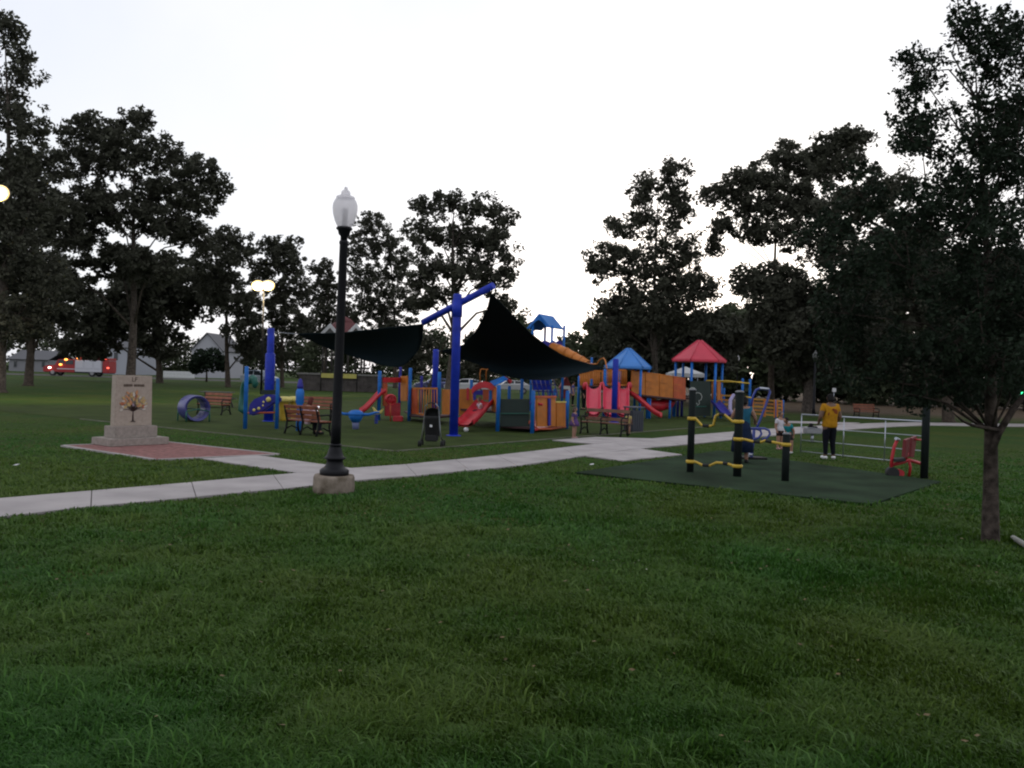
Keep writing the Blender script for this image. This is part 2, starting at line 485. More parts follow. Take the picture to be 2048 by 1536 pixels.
for k in range(17):
    a = math.radians(-12 + 204 * k / 16.0); L = 0.26 + 0.10 * rr.random()
    e = (-0.015 + math.cos(a) * L * 0.92, 0.45 + math.sin(a) * L * 1.0)
    em.tube([mpt(-0.015, 0.34), mpt(-0.015 + math.cos(a) * L * 0.4, 0.42 + math.sin(a) * L * 0.4), mpt(*e)], [0.008, 0.006, 0.003], 6)
    tips.append(e)
emb = em.build('tree_emblem', M_bronze, slab)
lc = [mat('leaf_orange', (0.48, 0.22, 0.10), 0.5), mat('leaf_gold', (0.45, 0.32, 0.13), 0.5), mat('leaf_pale', (0.5, 0.45, 0.40), 0.5), mat('leaf_mauve', (0.28, 0.20, 0.26), 0.5), mat('leaf_rust', (0.36, 0.11, 0.05), 0.5)]
for k in range(46):
    if k < len(tips): u, z = tips[k]
    else:
        a = rr.uniform(-0.1, math.pi + 0.1); L = 0.30 * math.sqrt(rr.random()); u, z = -0.015 + math.cos(a) * L, 0.46 + math.sin(a) * L
    d = math.atan2(z - 0.45, u + 0.015) + rr.uniform(-0.5, 0.5); s = rr.uniform(0.045, 0.065)
    q = [(0, -0.9), (0.5, -0.2), (0.35, 0.6), (0, 1), (-0.35, 0.6), (-0.5, -0.2)]
    ca, sa = math.cos(d - math.pi / 2), math.sin(d - math.pi / 2)
    m = MB(); m.slab([mpt(u + (a * ca - b * sa) * s, z + (a * sa + b * ca) * s, 0.010 + rr.random() * 0.006) for a, b in q], 0.006)
    ki = 3 if (abs(u) < 0.08 and z < 0.5) else (2 if k < 17 and rr.random() < 0.55 else rr.choice((0, 0, 1, 4, 1)))
    m.build('leaf', lc[ki], slab)

# ------------------------------------------------------------------ street lamp with acorn globe
def make_lamp():
    t = thing('street_lamp', '', 'lamp')
    m = MB(); m.lathe((0, 0, 0), [(0.315, -0.1), (0.32, 0.10), (0.315, 0.25), (0.30, 0.285), (0.0, 0.287)], 28); m.build('footing', M_foot, t)
    m = MB(); m.lathe((0, 0, 0.287), [(0.215, 0.0), (0.225, 0.01), (0.225, 0.07), (0.20, 0.095), (0.165, 0.115), (0.14, 0.15), (0.125, 0.20), (0.13, 0.235), (0.165, 0.25), (0.17, 0.265), (0.14, 0.285), (0.115, 0.34), (0.095, 0.42), (0.085, 0.45), (0.10, 0.46), (0.10, 0.475), (0.078, 0.485)], 24); m.build('base', M_black, t)
    m = MB(); m.lathe((0, 0, 0.77), [(0.078, 0.0), (0.075, 0.3), (0.062, 3.1), (0.07, 3.12), (0.07, 3.15), (0.055, 3.17)], 32, 0.035, 12); m.build('shaft', M_black, t)
    m = MB(); m.lathe((0, 0, 3.93), [(0.055, 0.0), (0.055, 0.07), (0.085, 0.10), (0.10, 0.16), (0.125, 0.18), (0.125, 0.20), (0.10, 0.22)], 24); m.build('fitter', M_black, t)
    gm = bpy.data.materials.get('globe_glass')
    if not gm:
        gm = bpy.data.materials.new('globe_glass'); gm.use_nodes = True; nt = gm.node_tree
        b = nt.nodes['Principled BSDF']; b.inputs['Base Color'].default_value = (0.85, 0.85, 0.88, 1); b.inputs['Roughness'].default_value = 0.25
        tr = nt.nodes.new('ShaderNodeBsdfTranslucent'); tr.inputs['Color'].default_value = (0.9, 0.88, 0.9, 1)
        tp_ = nt.nodes.new('ShaderNodeBsdfTransparent'); tp_.inputs['Color'].default_value = (0.93, 0.92, 0.94, 1)
        mx = nt.nodes.new('ShaderNodeMixShader'); mx.inputs[0].default_value = 0.7
        mx2 = nt.nodes.new('ShaderNodeMixShader'); mx2.inputs[0].default_value = 0.35
        nt.links.new(b.outputs[0], mx.inputs[1]); nt.links.new(tr.outputs[0], mx.inputs[2])
        nt.links.new(mx.outputs[0], mx2.inputs[1]); nt.links.new(tp_.outputs[0], mx2.inputs[2])
        nt.links.new(mx2.outputs[0], nt.nodes['Material Output'].inputs['Surface'])
    m = MB(); m.lathe((0, 0, 4.14), [(0.105, 0.0), (0.15, 0.09), (0.182, 0.20), (0.193, 0.29), (0.187, 0.36), (0.165, 0.415), (0.14, 0.445), (0.125, 0.455)], 28); m.build('globe', gm, t)
    m = MB(); m.lathe((0, 0, 4.14), [(0.042, 0.02), (0.045, 0.05), (0.045, 0.28), (0.03, 0.30), (0.0, 0.305)], 14); m.build('bulb_housing', mat('frosted_bulb', (0.55, 0.53, 0.55), 0.4), t)
    m = MB(); m.lathe((0, 0, 4.59), [(0.125, 0.0), (0.15, 0.012), (0.13, 0.03), (0.075, 0.05), (0.07, 0.075), (0.072, 0.09), (0.062, 0.11), (0.028, 0.14), (0.03, 0.155), (0.015, 0.18), (0.0, 0.185)], 24); m.build('finial', gm, t)
    return t
lamp = make_lamp()
lamp['label'] = 'black lamp post with frosted acorn globe on round concrete footing beside footpath'
place(lamp, G(667, 986)); lamp.rotation_euler = (0, 0.013, 0)
l2 = copy_tree(lamp); l2.rotation_euler = (0, 0, 0); l2['label'] = 'distant unlit lamp globe on dark post behind the red-roofed play tower'
p = P(1475, 733, 84); place(l2, (p.x, 84, 0)); l2.scale = (1, 1, 1)
m = MB(); b = G(1627, 829); b.z = 0
m.tube([b, b + Vector((0, 0, 0.4)), b + Vector((0, 0, 3.6))], [0.13, 0.085, 0.075], 10)
t = thing('lamp_post', 'slim dark post behind the silver railing in front of a thick trunk', 'post', b); m.build('shaft', M_black, t)
m = MB(); m.lathe(b + Vector((0, 0, 3.55)), [(0.12, 0), (0.20, 0.25), (0.19, 0.4), (0.1, 0.5), (0.0, 0.7)], 14); m.build('globe', mat('dark_globe', (0.1, 0.1, 0.1), 0.3), t)
# ------------------------------------------------------------------ playground helpers
def post(t, px, pyb, pyt, r, material, name='post', Y=None, cap=True, pxt=None):
    b = G(px, pyb) if Y is None else P(px, 800, Y)
    z = P(pxt or px, pyt, b.y).z
    m = MB(); m.lathe((b.x, b.y, 0), [(r, -0.05), (r, z - 0.03), (r * 0.8, z), (0, z + 0.005)], 14)
    return m.build(name, material, t), b
def panel(t, pts, material, name='panel', thick=0.05, parent=None, bevel=0.006):
    """pts: list of (px, py, Y)"""
    m = MB(); m.slab([P(*p) for p in pts], thick)
    return m.build(name, material, parent or t, bevel)
def rect(t, x0, x1, y0, y1, Ya, Yb, material, name='panel', thick=0.05, parent=None):
    return panel(t, [(x0, y0, Ya), (x1, y0, Yb), (x1, y1, Yb), (x0, y1, Ya)], material, name, thick, parent)
def rod(t, pts, r, material, name='rail', n=8):
    m = MB(); m.tube([P(*p) for p in pts], r, n); return m.build(name, material, t)
def barred(t, x0, x1, y0, y1, Ya, Yb, material, n, name='bar_panel'):
    f = MB()
    for (a, b) in (((x0, y0, Ya), (x1, y0, Yb)), ((x0, y1, Ya), (x1, y1, Yb))):
        f.beam(P(*a), P(*b), 0.05, 0.07)
    fr = f.build(name, material, t)
    for i in range(n + 1):
        u = i / n; x = x0 + (x1 - x0) * u; Y = Ya + (Yb - Ya) * u
        m = MB(); m.tube([P(x, y0 + 1, Y), P(x, y1 - 1, Y)], 0.022, 6); m.build('bar', material, fr)
    return fr
def chute(t, top, bot, width, side, material, name='slide', wdir=None, scoop=False):
    """open slide bedway between two world points"""
    a, b = Vector(top), Vector(bot); d = b - a
    s = wdir.normalized() if wdir is not None else Vector((-d.y, d.x, 0)).normalized()
    rows = []
    prof = [(-0.5, side), (-0.47, side + 0.02), (-0.43, 0.10), (-0.25, 0.015), (0, 0), (0.25, 0.015), (0.43, 0.10), (0.47, side + 0.02), (0.5, side), (0.52, 0.02), (0.3, -0.045), (0, -0.06), (-0.3, -0.045), (-0.52, 0.02), (-0.5, side)]
    if scoop:
        inn = [(-0.5 + k / 10, side * (1 - math.sqrt(max(0, 1 - ((k - 5) / 5) ** 2)))) for k in range(11)]
        prof = inn + [(0.53, side), (0.50, side * 0.3), (0.30, -0.08), (0, -0.11), (-0.30, -0.08), (-0.50, side * 0.3), (-0.53, side), inn[0]]
    N = 14
    for i in range(N + 1):
        u = i / N
        z = a.z + (b.z - a.z) * (u * u * (3 - 2 * u) * 0.6 + u * 0.4)
        c = Vector((a.x + d.x * u, a.y + d.y * u, z))
        rows.append([c + s * (w * width) + Vector((0, 0, h)) for w, h in prof])
    m = MB(); m.sheet(rows); return m.build(name, material, t)

# ------------------------------------------------------------------ shade sails and their posts
def sail_post(px, pyb, pyt, r, label, sleeve=None, Y=None, pxt=None):
    b = G(px, pyb) if Y is None else Vector((P(px, pyb, Y).x, Y, 0))
    t = thing('sail_post', label, 'post', b, None)
    z = P(pxt or px, pyt, b.y).z
    m = MB(); m.lathe(b, [(r, -0.05), (r, z), (r * 0.85, z + 0.03), (0, z + 0.035)], 18); m.build('mast', M_blue, t)
    if sleeve:
        zs = P(px, sleeve, b.y).z
        m = MB(); m.lathe(b, [(r + 0.045, 0.02), (r + 0.05, zs - 0.04), (r + 0.01, zs)], 18); m.build('pad_sleeve', M_blue, t)
    m = MB(); m.lathe(b, [(r + 0.10, 0.0), (r + 0.10, 0.025), (r + 0.03, 0.04)], 16); m.build('base_plate', M_blue, t)
    return t, b
tA, bA = sail_post(907, 872, 590, 0.135, 'tall royal blue mast with slanted crossbeam holding two dark sails', pxt=918)
BL, BR = P(846, 645, 26.6), P(987, 571, 25.1)
m = MB(); m.tube([BL, BR], 0.105, 16); m.build('crossbeam', M_blue, tA)
m = MB(); m.lathe(bA, [(0.16, P(918, 622, bA.y).z - 0.18), (0.16, P(918, 600, bA.y).z)], 16); m.build('clamp', M_blue, tA)
tB, bB = sail_post(537, 843, 658, 0.125, 'royal blue sail mast with padded sleeve beside the light blue climber posts', 706, pxt=546)
tC, bC = sail_post(868, 832, 700, 0.125, 'shorter purple-blue sail mast behind the barred orange panel', None, 35.0)
tD, bD = sail_post(1228, 834, 719, 0.13, 'royal blue sail mast standing in front of the triple red slide', None, 36.5)
def sail(name, label, e_top, e_right, e_bot, e_left, dep, billow, cat='shade sail'):
    """Coons patch: hems given as polylines A>B, B>C, D>C, A>D; dep = distances of corners A, B, C, D"""
    N = 20
    def hem(pl, Y0, Y1):
        d = [0]
        for a, b in zip(pl, pl[1:]): d.append(d[-1] + math.hypot(b[0] - a[0], b[1] - a[1]))
        out = []
        for i in range(N + 1):
            q = d[-1] * i / N; k = 0
            while k < len(d) - 2 and d[k + 1] < q: k += 1
            u = (q - d[k]) / (d[k + 1] - d[k])
            out.append(P(pl[k][0] + (pl[k + 1][0] - pl[k][0]) * u, pl[k][1] + (pl[k + 1][1] - pl[k][1]) * u, Y0 + (Y1 - Y0) * i / N))
        return out
    A, B, C_, D = dep
    et, er, eb, el = hem(e_top, A, B), hem(e_right, B, C_), hem(e_bot, D, C_), hem(e_left, A, D)
    rows = []
    for i in range(N + 1):
        v = i / N; r = []
        for j in range(N + 1):
            u = j / N
            p = et[j] * (1 - v) + eb[j] * v + el[i] * (1 - u) + er[i] * u - (et[0] * (1 - u) * (1 - v) + et[N] * u * (1 - v) + eb[0] * (1 - u) * v + eb[N] * u * v)
            p = p + Vector((0, billow * 16 * u * (1 - u) * v * (1 - v), 0))
            r.append(p)
        rows.append(r)
    ctr = rows[N // 2][N // 2]
    t = thing(name, label, cat, Vector((ctr.x, ctr.y, 0)))
    m = MB(); m.sheet(rows); o = m.build('fabric', M_sail, t)
    o.modifiers.new('thick', 'SOLIDIFY').thickness = 0.008
    hm = MB(); ring = rows[0] + [r[-1] for r in rows[1:]] + list(reversed(rows[-1]))[1:] + [r[0] for r in reversed(rows[1:-1])]
    hm.tube(ring + [ring[0]], 0.014, 5, cap=False); hm.build('hem', M_sail, t)
    return t
s1 = sail('shade_sail', 'dark green triangular sail hanging left of the tall blue mast', [(847, 648), (760, 657), (680, 666), (596, 668)], [(596, 668), (620, 680), (655, 696), (690, 708)],
          [(825, 715), (810, 729), (795, 734), (770, 731), (735, 722), (690, 708)], [(847, 648), (845, 675), (838, 698), (825, 715)], (26.6, 30.4, 30.6, 28.4), 0.5)
c = MB(); c.tube([P(596, 668, 30.4), P(549, 664, 30.85)], 0.008, 5); c.build('cable', M_steel, s1)
s2 = sail('shade_sail', 'large dark navy sail swooping down from the crossbeam to the slide mast', [(982, 586), (1026, 631), (1057, 663), (1094, 692), (1131, 714), (1179, 728), (1206, 735)], [(1206, 735), (1175, 744), (1131, 754), (1094, 760)],
          [(880, 702), (925, 718), (955, 728), (984, 744), (1008, 751), (1050, 759), (1094, 760)], [(982, 586), (974, 621), (952, 662), (926, 691), (880, 702)], (25.1, 36.2, 31.0, 34.7), 0.6)
for a, b in ((P(1206, 735, 36.2), P(1226, 737, 36.5)), (P(880, 702, 34.7), P(872, 702, 34.95))):
    c = MB(); c.tube([a, b], 0.008, 5); c.build('cable', M_steel, s2)

# ------------------------------------------------------------------ toddler play structure
o = G(940, 852)
ta = thing('toddler_play_structure', 'low toddler play structure with orange panels, red slide and dark green wall', 'playground', o)
pa = {}
for k, (x, yb, yt, mm) in dict(a=(757, 841, 742, M_lblue), b=(818, 842, 736, M_lblue), c=(876, 850, 744, M_lblue), d=(995, 863, 770, M_lblue), e=(1064, 867, 781, M_lblue), f=(1133, 858, 781, M_lblue)).items():
    pa[k] = post(ta, x, yb, yt, 0.07, mm)[1]
for x, Y, yt in ((799, 35.4, 734), (842, 35.5, 752), (942, 31.5, 760), (1043, 33.5, 757), (1018, 32.5, 772), (1109, 33.8, 778)):
    post(ta, x, 0, yt, 0.06, M_purple if x < 900 else M_lblue, Y=Y)
# decks
def deck(t, corners, z, material=M_deck, name='deck'):
    m = MB(); m.prism([(c[0], c[1]) for c in corners], z - 0.07, z); return m.build(name, material, t)
deck(ta, [pa['b'], pa['c'], (pa['c'].x + 0.3, 33.0), (pa['b'].x - 0.5, 35.3)], 0.30)
deck(ta, [(-1.9, 30.6), (-0.55, 29.0), (0.6, 33.4), (-1.2, 34.2)], 0.66)
deck(ta, [pa['d'] + Vector((0.1, 0.15, 0)), pa['e'] + Vector((0, 0.15, 0)), (1.0, 33.2), (-0.3, 32.8)], 0.20)
deck(ta, [pa['e'] + Vector((0.1, 0.1, 0)), pa['f'] + Vector((-0.1, 0, 0)), (1.6, 33.6), (0.9, 33.4)], 0.16, M_red)
# red climbing end with wheel, left
rect(ta, 766, 801, 755, 765, 32.9, 34.2, M_red, 'arch_panel')
rect(ta, 766, 774, 766, 812, 32.9, 33.1, M_rorange, 'upright_panel')
rect(ta, 802, 815, 752, 802, 34.3, 33.4, M_orange, 'upright_panel')
rect(ta, 770, 800, 806, 832, 33.2, 34.0, M_red, 'low_panel')
m = MB()
wc = P(783, 800, 32.4)
ring = [wc + Vector((0.17 * math.cos(a), -0.05 * math.sin(a), 0.20 * math.sin(a))) for a in [2 * math.pi * k / 20 for k in range(21)]]
m.tube(ring, 0.03, 8, cap=False); m.beam(ring[0], ring[10], 0.03, 0.03); m.beam(ring[5], ring[15], 0.03, 0.03)
m.build('steering_wheel', M_red, ta)
m = MB(); m.ball(P(781, 798, 32.5), (0.24, 0.12, 0.20)); m.build('wheel_hub', M_red, ta)
rod(ta, [(781, 801, 32.45), (781, 846, 32.45)], 0.03, M_rorange, 'wheel_stem')
m = MB(); b = G(796, 843); m.box(b + Vector((0, 0, 0.11)), (0.38, 0.3, 0.22)); m.build('step', M_red, ta, 0.03)
chute(ta, P(768, 784, 33.0), P(722, 824, 32.6), 0.55, 0.13, M_red)
# barred panel with shapes
barred(ta, 826, 874, 777, 829, 33.0, 30.8, M_orange, 9)
rect(ta, 823, 835, 776, 829, 33.15, 32.6, M_rorange, 'panel')
rect(ta, 885, 901, 779, 829, 30.9, 30.4, M_orange)
rect(ta, 918, 947, 778, 831, 30.6, 30.6, M_orange)
rect(ta, 933, 938, 776, 800, 30.5, 30.5, M_red, 'stripe')
rod(ta, [(820, 832, 33.0), (876, 834, 30.5), (905, 832, 30.3)], 0.045, M_deck, 'kick_rail')
# slide with red arch
m = MB()
arch = []
for k in range(11):
    u = k / 10; x = 944 + 49 * u
    arch.append((x, 776 - 13 * math.sin(math.pi * u) ** 0.7, 29.4 - 0.3 * u))
prof = [P(*q) for q in arch] + [P(q[0], q[1] + 13, q[2]) for q in reversed(arch)]
m.slab(prof, 0.07); m.build('arch_panel', M_red, ta, 0.01)
rect(ta, 946, 952, 778, 800, 29.4, 29.4, M_purple, 'upright_panel', 0.05)
rect(ta, 966, 980, 779, 800, 29.9, 29.8, M_rorange, 'back_panel', 0.05)
rect(ta, 978, 984, 781, 812, 29.3, 29.3, M_lblue, 'upright_panel', 0.05)
rect(ta, 984, 993, 776, 824, 29.4, 28.8, M_orange, 'panel')
rect(ta, 952, 968, 781, 790, 30.2, 30.2, M_purple, 'picture_panel')
chute(ta, P(976, 804, 29.5), P(928, 850, 27.6), 0.62, 0.17, M_red, wdir=Vector((0.92, -0.39, 0)))
for dx in (0, 11):
    rod(ta, [(960 + dx * 0.1 + dx, 764, 29.6 + dx * 0.03), (960 + dx * 1.1, 745, 29.6), (961.5 + dx * 1.1, 739, 29.6), (964 + dx * 1.1, 738, 29.6)], 0.018, M_orange, 'hoop')
rod(ta, [(963, 738, 29.6), (974, 739, 29.6)], 0.018, M_orange, 'hoop')
panel(ta, [(980, 764, 29.8), (1008, 753, 29.3), (1016, 758, 29.0), (988, 771, 28.7)], M_lblue, 'roof_wing', 0.05)
panel(ta, [(1008, 753, 29.3), (1024, 762, 29.8), (1020, 768, 29.6), (1014, 758, 29.0)], M_red, 'roof_wing', 0.05)
# dark green wall
gp = rect(ta, 1001, 1059, 798, 853, 28.4, 28.2, M_green, 'wall_panel', 0.06)
for x in (1022, 1041):
    rect(ta, x - 1.2, x + 1.2, 806, 818, 28.31, 28.31, mat('faded_mark', (0.03, 0.06, 0.05), 0.7), 'mark', 0.02, gp)
rect(ta, 1001, 1059, 826, 828, 28.30, 28.10, M_teal, 'ledge', 0.05, gp)
# lattice climber behind, blue roof bars
cl = MB()
for k in range(6):
    cl.tube([P(1062 + k * 9, 757, 33.0), P(1056 + k * 9 + 14, 792, 32.0)], 0.02, 6)
cl.tube([P(1060, 768, 33), P(1112, 770, 33)], 0.022, 6); cl.tube([P(1064, 782, 32.4), P(1114, 784, 32.4)], 0.022, 6)
cl.build('net_climber', M_purple, ta)
panel(ta, [(1066, 757, 34), (1100, 757, 34), (1104, 780, 34), (1066, 780, 34)], M_blue, 'back_panel')
# orange bay
op = rect(ta, 1073, 1110, 795, 853, 28.3, 29.2, M_orange, 'bay_panel', 0.06)
rect(ta, 1072, 1111, 791.5, 796, 28.25, 29.15, M_rorange, 'top_rail', 0.09)
rect(ta, 1096, 1101, 797, 851, 28.75, 28.85, M_purple, 'divider', 0.05)
rect(ta, 1112, 1130, 805, 853, 29.3, 30.4, M_orange, 'bay_panel', 0.06)
rect(ta, 1111, 1131, 802.5, 805.5, 29.25, 30.35, M_pyellow, 'top_rail', 0.08)
m = MB()
for (x, y) in ((1079, 808), (1083.5, 809)):
    m.ball(P(x, y, 28.35), (0.05, 0.05, 0.05))
m.build('knob', M_red, ta)
rod(ta, [(1069, 800, 28.1), (1068, 852, 28.1), (1076, 858, 28.3), (1100, 858, 28.9), (1131, 854, 30.6)], 0.035, M_rorange, 'rail')
rod(ta, [(1060, 806, 27.95), (1069, 806, 28.0)], 0.06, M_purple, 'collar'); rod(ta, [(1058, 845, 27.95), (1070, 845, 28.0)], 0.06, M_rorange, 'collar')
m = MB(); m.box(G(1116, 860) + Vector((0, 0.2, 0.03)), (0.35, 0.25, 0.08)); m.build('step', M_teal, ta, 0.02)

# ------------------------------------------------------------------ big play structure with roofed towers
o = G(1300, 838)
tb = thing('tower_play_structure', 'large play structure with blue and red roofed towers, orange ramp and slides', 'playground', o)
def hexroof(t, cx, cy, rad, z0, zapex, material, n=6, ph=0.0, name='roof'):
    m = MB(); ring = [Vector((cx + rad * math.cos(ph + 2 * math.pi * k / n), cy + rad * math.sin(ph + 2 * math.pi * k / n), z0)) for k in range(n)]
    low = [Vector((v.x, v.y, v.z - 0.12)) for v in ring]
    cap = [Vector((cx + (v.x - cx) * 0.07, cy + (v.y - cy) * 0.07, zapex)) for v in ring]
    vs = ring + low + cap
    fs = []
    for k in range(n):
        j = (k + 1) % n
        fs += [(k, j, 2 * n + j, 2 * n + k), (n + k, k, j, n + j)]
    fs += [tuple(2 * n + k for k in range(n)), tuple(n + k for k in reversed(range(n)))]
    m.add(vs, fs); r = m.build(name, material, t, 0.03)
    for k in range(n):
        b = MB(); b.tube([ring[k] + Vector((0, 0, -0.02)), cap[k] + Vector((0, 0, 0.0))], 0.045, 6); b.build('rib', material, r)
    return r
# red tower
c3 = P(1396, 800, 44.2); z_e = P(1396, 719, 43.0).z; z_a = P(1396, 681, 44.2).z
hexroof(tb, c3.x, 44.2, 1.46, z_e, z_a, M_roofred, 6, 0.0)
R3 = 1.24
for k in range(6):
    a = math.radians(60 * k); x, y = c3.x + R3 * math.cos(a), 44.2 + R3 * math.sin(a)
    m = MB(); m.lathe((x, y, 0), [(0.07, -0.05), (0.07, z_e - 0.02)], 12); m.build('post', M_lblue, tb)
deck(tb, [(c3.x + R3 * math.cos(math.radians(60 * k)), 44.2 + R3 * math.sin(math.radians(60 * k))) for k in range(6)], 1.05)
gw = rect(tb, 1380, 1421, 762, 832, 43.05, 43.05, M_green, 'wall_panel', 0.06)
sq = [(1389, 790), (1394, 785), (1401, 787), (1404, 793), (1402, 800), (1398, 801), (1399, 807), (1395, 811), (1393, 806)]
m = MB(); m.tube([P(x, y, 43.0) for x, y in sq], 0.018, 6); m.build('squiggle', M_chalk, gw)
m = MB(); m.tube([P(1378, 779, 43.0), P(1383, 775, 43.0), P(1389, 776, 43.0), P(1392, 781, 43.0)], 0.018, 6); m.build('squiggle', M_chalk, gw)
rect(tb, 1391, 1413, 812, 814, 43.0, 43.0, M_teal, 'ledge', 0.03, gw)
barred(tb, 1424, 1441, 764, 800, 43.2, 44.0, M_orange, 3)
rect(tb, 1425, 1430, 764, 800, 43.25, 43.45, M_orange); rect(tb, 1434, 1440, 764, 800, 43.6, 43.9, M_orange)
# ramp from red tower to blue tower with orange side panels
ra = [(1262, 742, 788, 40.4), (1290, 746, 791, 41.0), (1318, 750, 794, 41.6), (1346, 754, 797.5, 42.2), (1371, 757, 800, 42.8)]
for q0, q1 in zip(ra, ra[1:]):
    g = 0.5
    pnl = panel(tb, [(q0[0] + g, q0[1], q0[3]), (q1[0] - g, q1[1], q1[3]), (q1[0] - g, q1[2], q1[3]), (q0[0] + g, q0[2], q0[3])], M_orange if q1[0] < 1350 else M_rorange, 'ramp_panel', 0.05)
    for f in (0.33, 0.62):
        m = MB(); a = P(q0[0] + 2, q0[1] + (q0[2] - q0[1]) * f, q0[3] - 0.04); b = P(q1[0] - 2, q1[1] + (q1[2] - q1[1]) * f, q1[3] - 0.04)
        m.beam(a, b, 0.02, 0.03); m.build('rib', M_orange, pnl)
rod(tb, [(1262, 741, 40.4), (1371, 756.5, 42.8)], 0.03, M_orange, 'handrail')
rod(tb, [(1262, 789, 40.35), (1371, 801, 42.75)], 0.06, M_deck, 'ramp_edge')
ramp = [P(1262, 788, 40.5), P(1371, 800.5, 42.9), P(1371, 800.5, 42.9) + Vector((0.1, 1.5, 0)), P(1262, 788, 40.5) + Vector((0.1, 1.5, 0))]
m = MB(); m.slab(ramp, 0.08); m.build('ramp_floor', M_deck, tb)
panel(tb, [(1262, 744, 42.4), (1366, 758, 44.6), (1366, 800, 44.6), (1262, 788, 42.4)], M_orange, 'ramp_panel', 0.05)
for x, Y in ((1300, 41.3), (1340, 42.2)):
    b = P(x, 800, Y); zt = P(x, 793, Y).z
    m = MB(); m.lathe((b.x, Y, 0), [(0.06, -0.05), (0.06, zt)], 10); m.build('leg', M_lblue, tb)
# slides below the ramp
chute(tb, P(1256, 787, 40.0), P(1322, 833, 37.8), 0.5, 0.14, M_red, wdir=Vector((0.4, 0.9, 0)))
m = MB()
pts = [P(1344, 797, 43.5), P(1338, 806, 43.0), P(1318, 812, 42.4), P(1296, 810, 42.0), P(1285, 804, 41.8)]
m.tube(pts, [0.26, 0.30, 0.30, 0.28, 0.26], 12); m.build('curved_slide', M_red, tb)
rect(tb, 1283, 1312, 790, 801, 43.2, 43.6, M_orange, 'under_panel')
for x in (1347, 1356, 1364):
    b = P(x, 800, 44.8); m = MB(); m.lathe((b.x, 44.8, 0), [(0.07, -0.05), (0.07, 1.15)], 10); m.build('leg', M_purple, tb)
# blue hip-roofed tower
c2 = P(1254, 800, 41.2); z_e = P(1254, 733, 40.4).z; z_a = P(1254, 697, 41.2).z
hexroof(tb, c2.x, 41.2, 1.18, z_e, z_a, M_roofblue, 6, 0.0)
R2 = 1.02
for k in range(6):
    a = math.radians(60 * k); x, y = c2.x + R2 * math.cos(a), 41.2 + R2 * math.sin(a)
    m = MB(); m.lathe((x, y, 0), [(0.065, -0.05), (0.065, z_e - 0.02)], 12); m.build('post', M_lblue, tb)
for x, Y, yt in ((1182, 40.6, 758), (1208, 40.0, 738), (1157, 41.2, 752), (1181, 43.0, 715)):
    post(tb, x, 0, yt, 0.065, M_lblue, Y=Y)
zd = P(1215, 772, 40).z
deck(tb, [P(1160, 800, 39.9).xy, P(1258, 800, 39.9).xy, P(1262, 800, 42.4).xy, P(1160, 800, 42.4).xy], zd)
# triple red slide
x0s = [1188, 1223, 1247]
for x, w in ((1187, 31), (1222, 35), (1246, 26)):
    ww = w / FPX * 38.5
    chute(tb, P(x, 778, 39.7), P(x, 829, 38.0), ww * 0.90, 0.34, mat('sky_lit_red_plastic', (0.55, 0.035, 0.075), 0.4, 0.08, 3), wdir=Vector((1, 0, 0)), scoop=True)  # red plastic turned pinker, sky light put into its colour
for x in (1170, 1204, 1236, 1259):
    m = MB(); m.lathe(P(x, 773, 39.6), [(0.09, -0.15), (0.13, 0.0), (0.12, 0.12), (0.06, 0.2), (0, 0.22)], 12); m.build('slide_shoulder', M_red, tb)
m = MB(); m.lathe(P(1172, 800, 38.5).xy.to_3d(), [(0.04, -0.05), (0.04, 0.35)], 8); m.lathe(P(1246, 800, 38.3).xy.to_3d(), [(0.04, -0.05), (0.04, 0.35)], 8); m.build('slide_leg', M_iron, tb)
# orange rails of the blue tower
for x0, x1, y0, y1 in ((1214, 1224, 740, 768), (1237, 1252, 740, 770), (1187, 1204, 742, 772), (1160, 1178, 746, 770)):
    barred(tb, x0, x1, y0, y1, 40.0, 40.0, M_orange, 4, 'guard_rail')
rect(tb, 1160, 1200, 742, 768, 42.5, 42.5, M_orange, 'guard_panel'); rect(tb, 1205, 1255, 740, 775, 42.4, 42.4, M_orange, 'guard_panel')
# tall gable tower behind with spiral tube
Yg = 47.0
gl, gr = 1064, 1120
for x, Y in ((1061, 46.2), (1100, 46.0), (1124, 47.4), (1086, 47.8)):
    b = P(x, 800, Y); zt = P(x, 651, Y).z
    m = MB(); m.lathe((b.x, Y, 0), [(0.07, -0.05), (0.07, zt)], 12); m.build('post', M_lblue, tb)
A0, A1, A2 = P(1054, 657, 46.2), P(1078, 628, 46.0), P(1100, 655, 45.8)
dv = Vector((0.85, 1.6, 0))
m = MB(); m.slab([A0, A1, A1 + dv, A0 + dv], 0.06); rf = m.build('gable_roof', M_roofblue, tb)
m = MB(); m.slab([A1, A2, A2 + dv, A1 + dv], 0.06); m.build('gable_roof', M_roofblue, tb)
m = MB(); am = (A0 + A2) / 2
m.slab([A0, A1, A2, A2.lerp(A1, 0.0).lerp(am, 0.25), am + Vector((0.18, 0, 0.35)), am + Vector((0, 0, 0.45)), am + Vector((-0.18, 0, 0.35)), A0.lerp(am, 0.25)], 0.05); m.build('gable_panel', M_lblue, tb)
zf = P(1090, 699, Yg).z
deck(tb, [P(1059, 800, 46.0).xy, P(1102, 800, 45.9).xy, P(1126, 800, 47.5).xy, P(1084, 800, 47.9).xy], zf)
for x0, x1, Ya, Yb in ((1060, 1100, 46.1, 45.95), (1100, 1124, 45.95, 47.3)):
    m = MB(); n = 8; top = []
    for k in range(n + 1):
        u = k / n; top.append((x0 + (x1 - x0) * u, 685 - 4 * abs(math.sin(u * 2 * math.pi)), Ya + (Yb - Ya) * u))
    m.slab([P(*q) for q in top] + [P(q[0], 700, q[2]) for q in reversed(top)], 0.05); m.build('guard_panel', M_purple, tb)
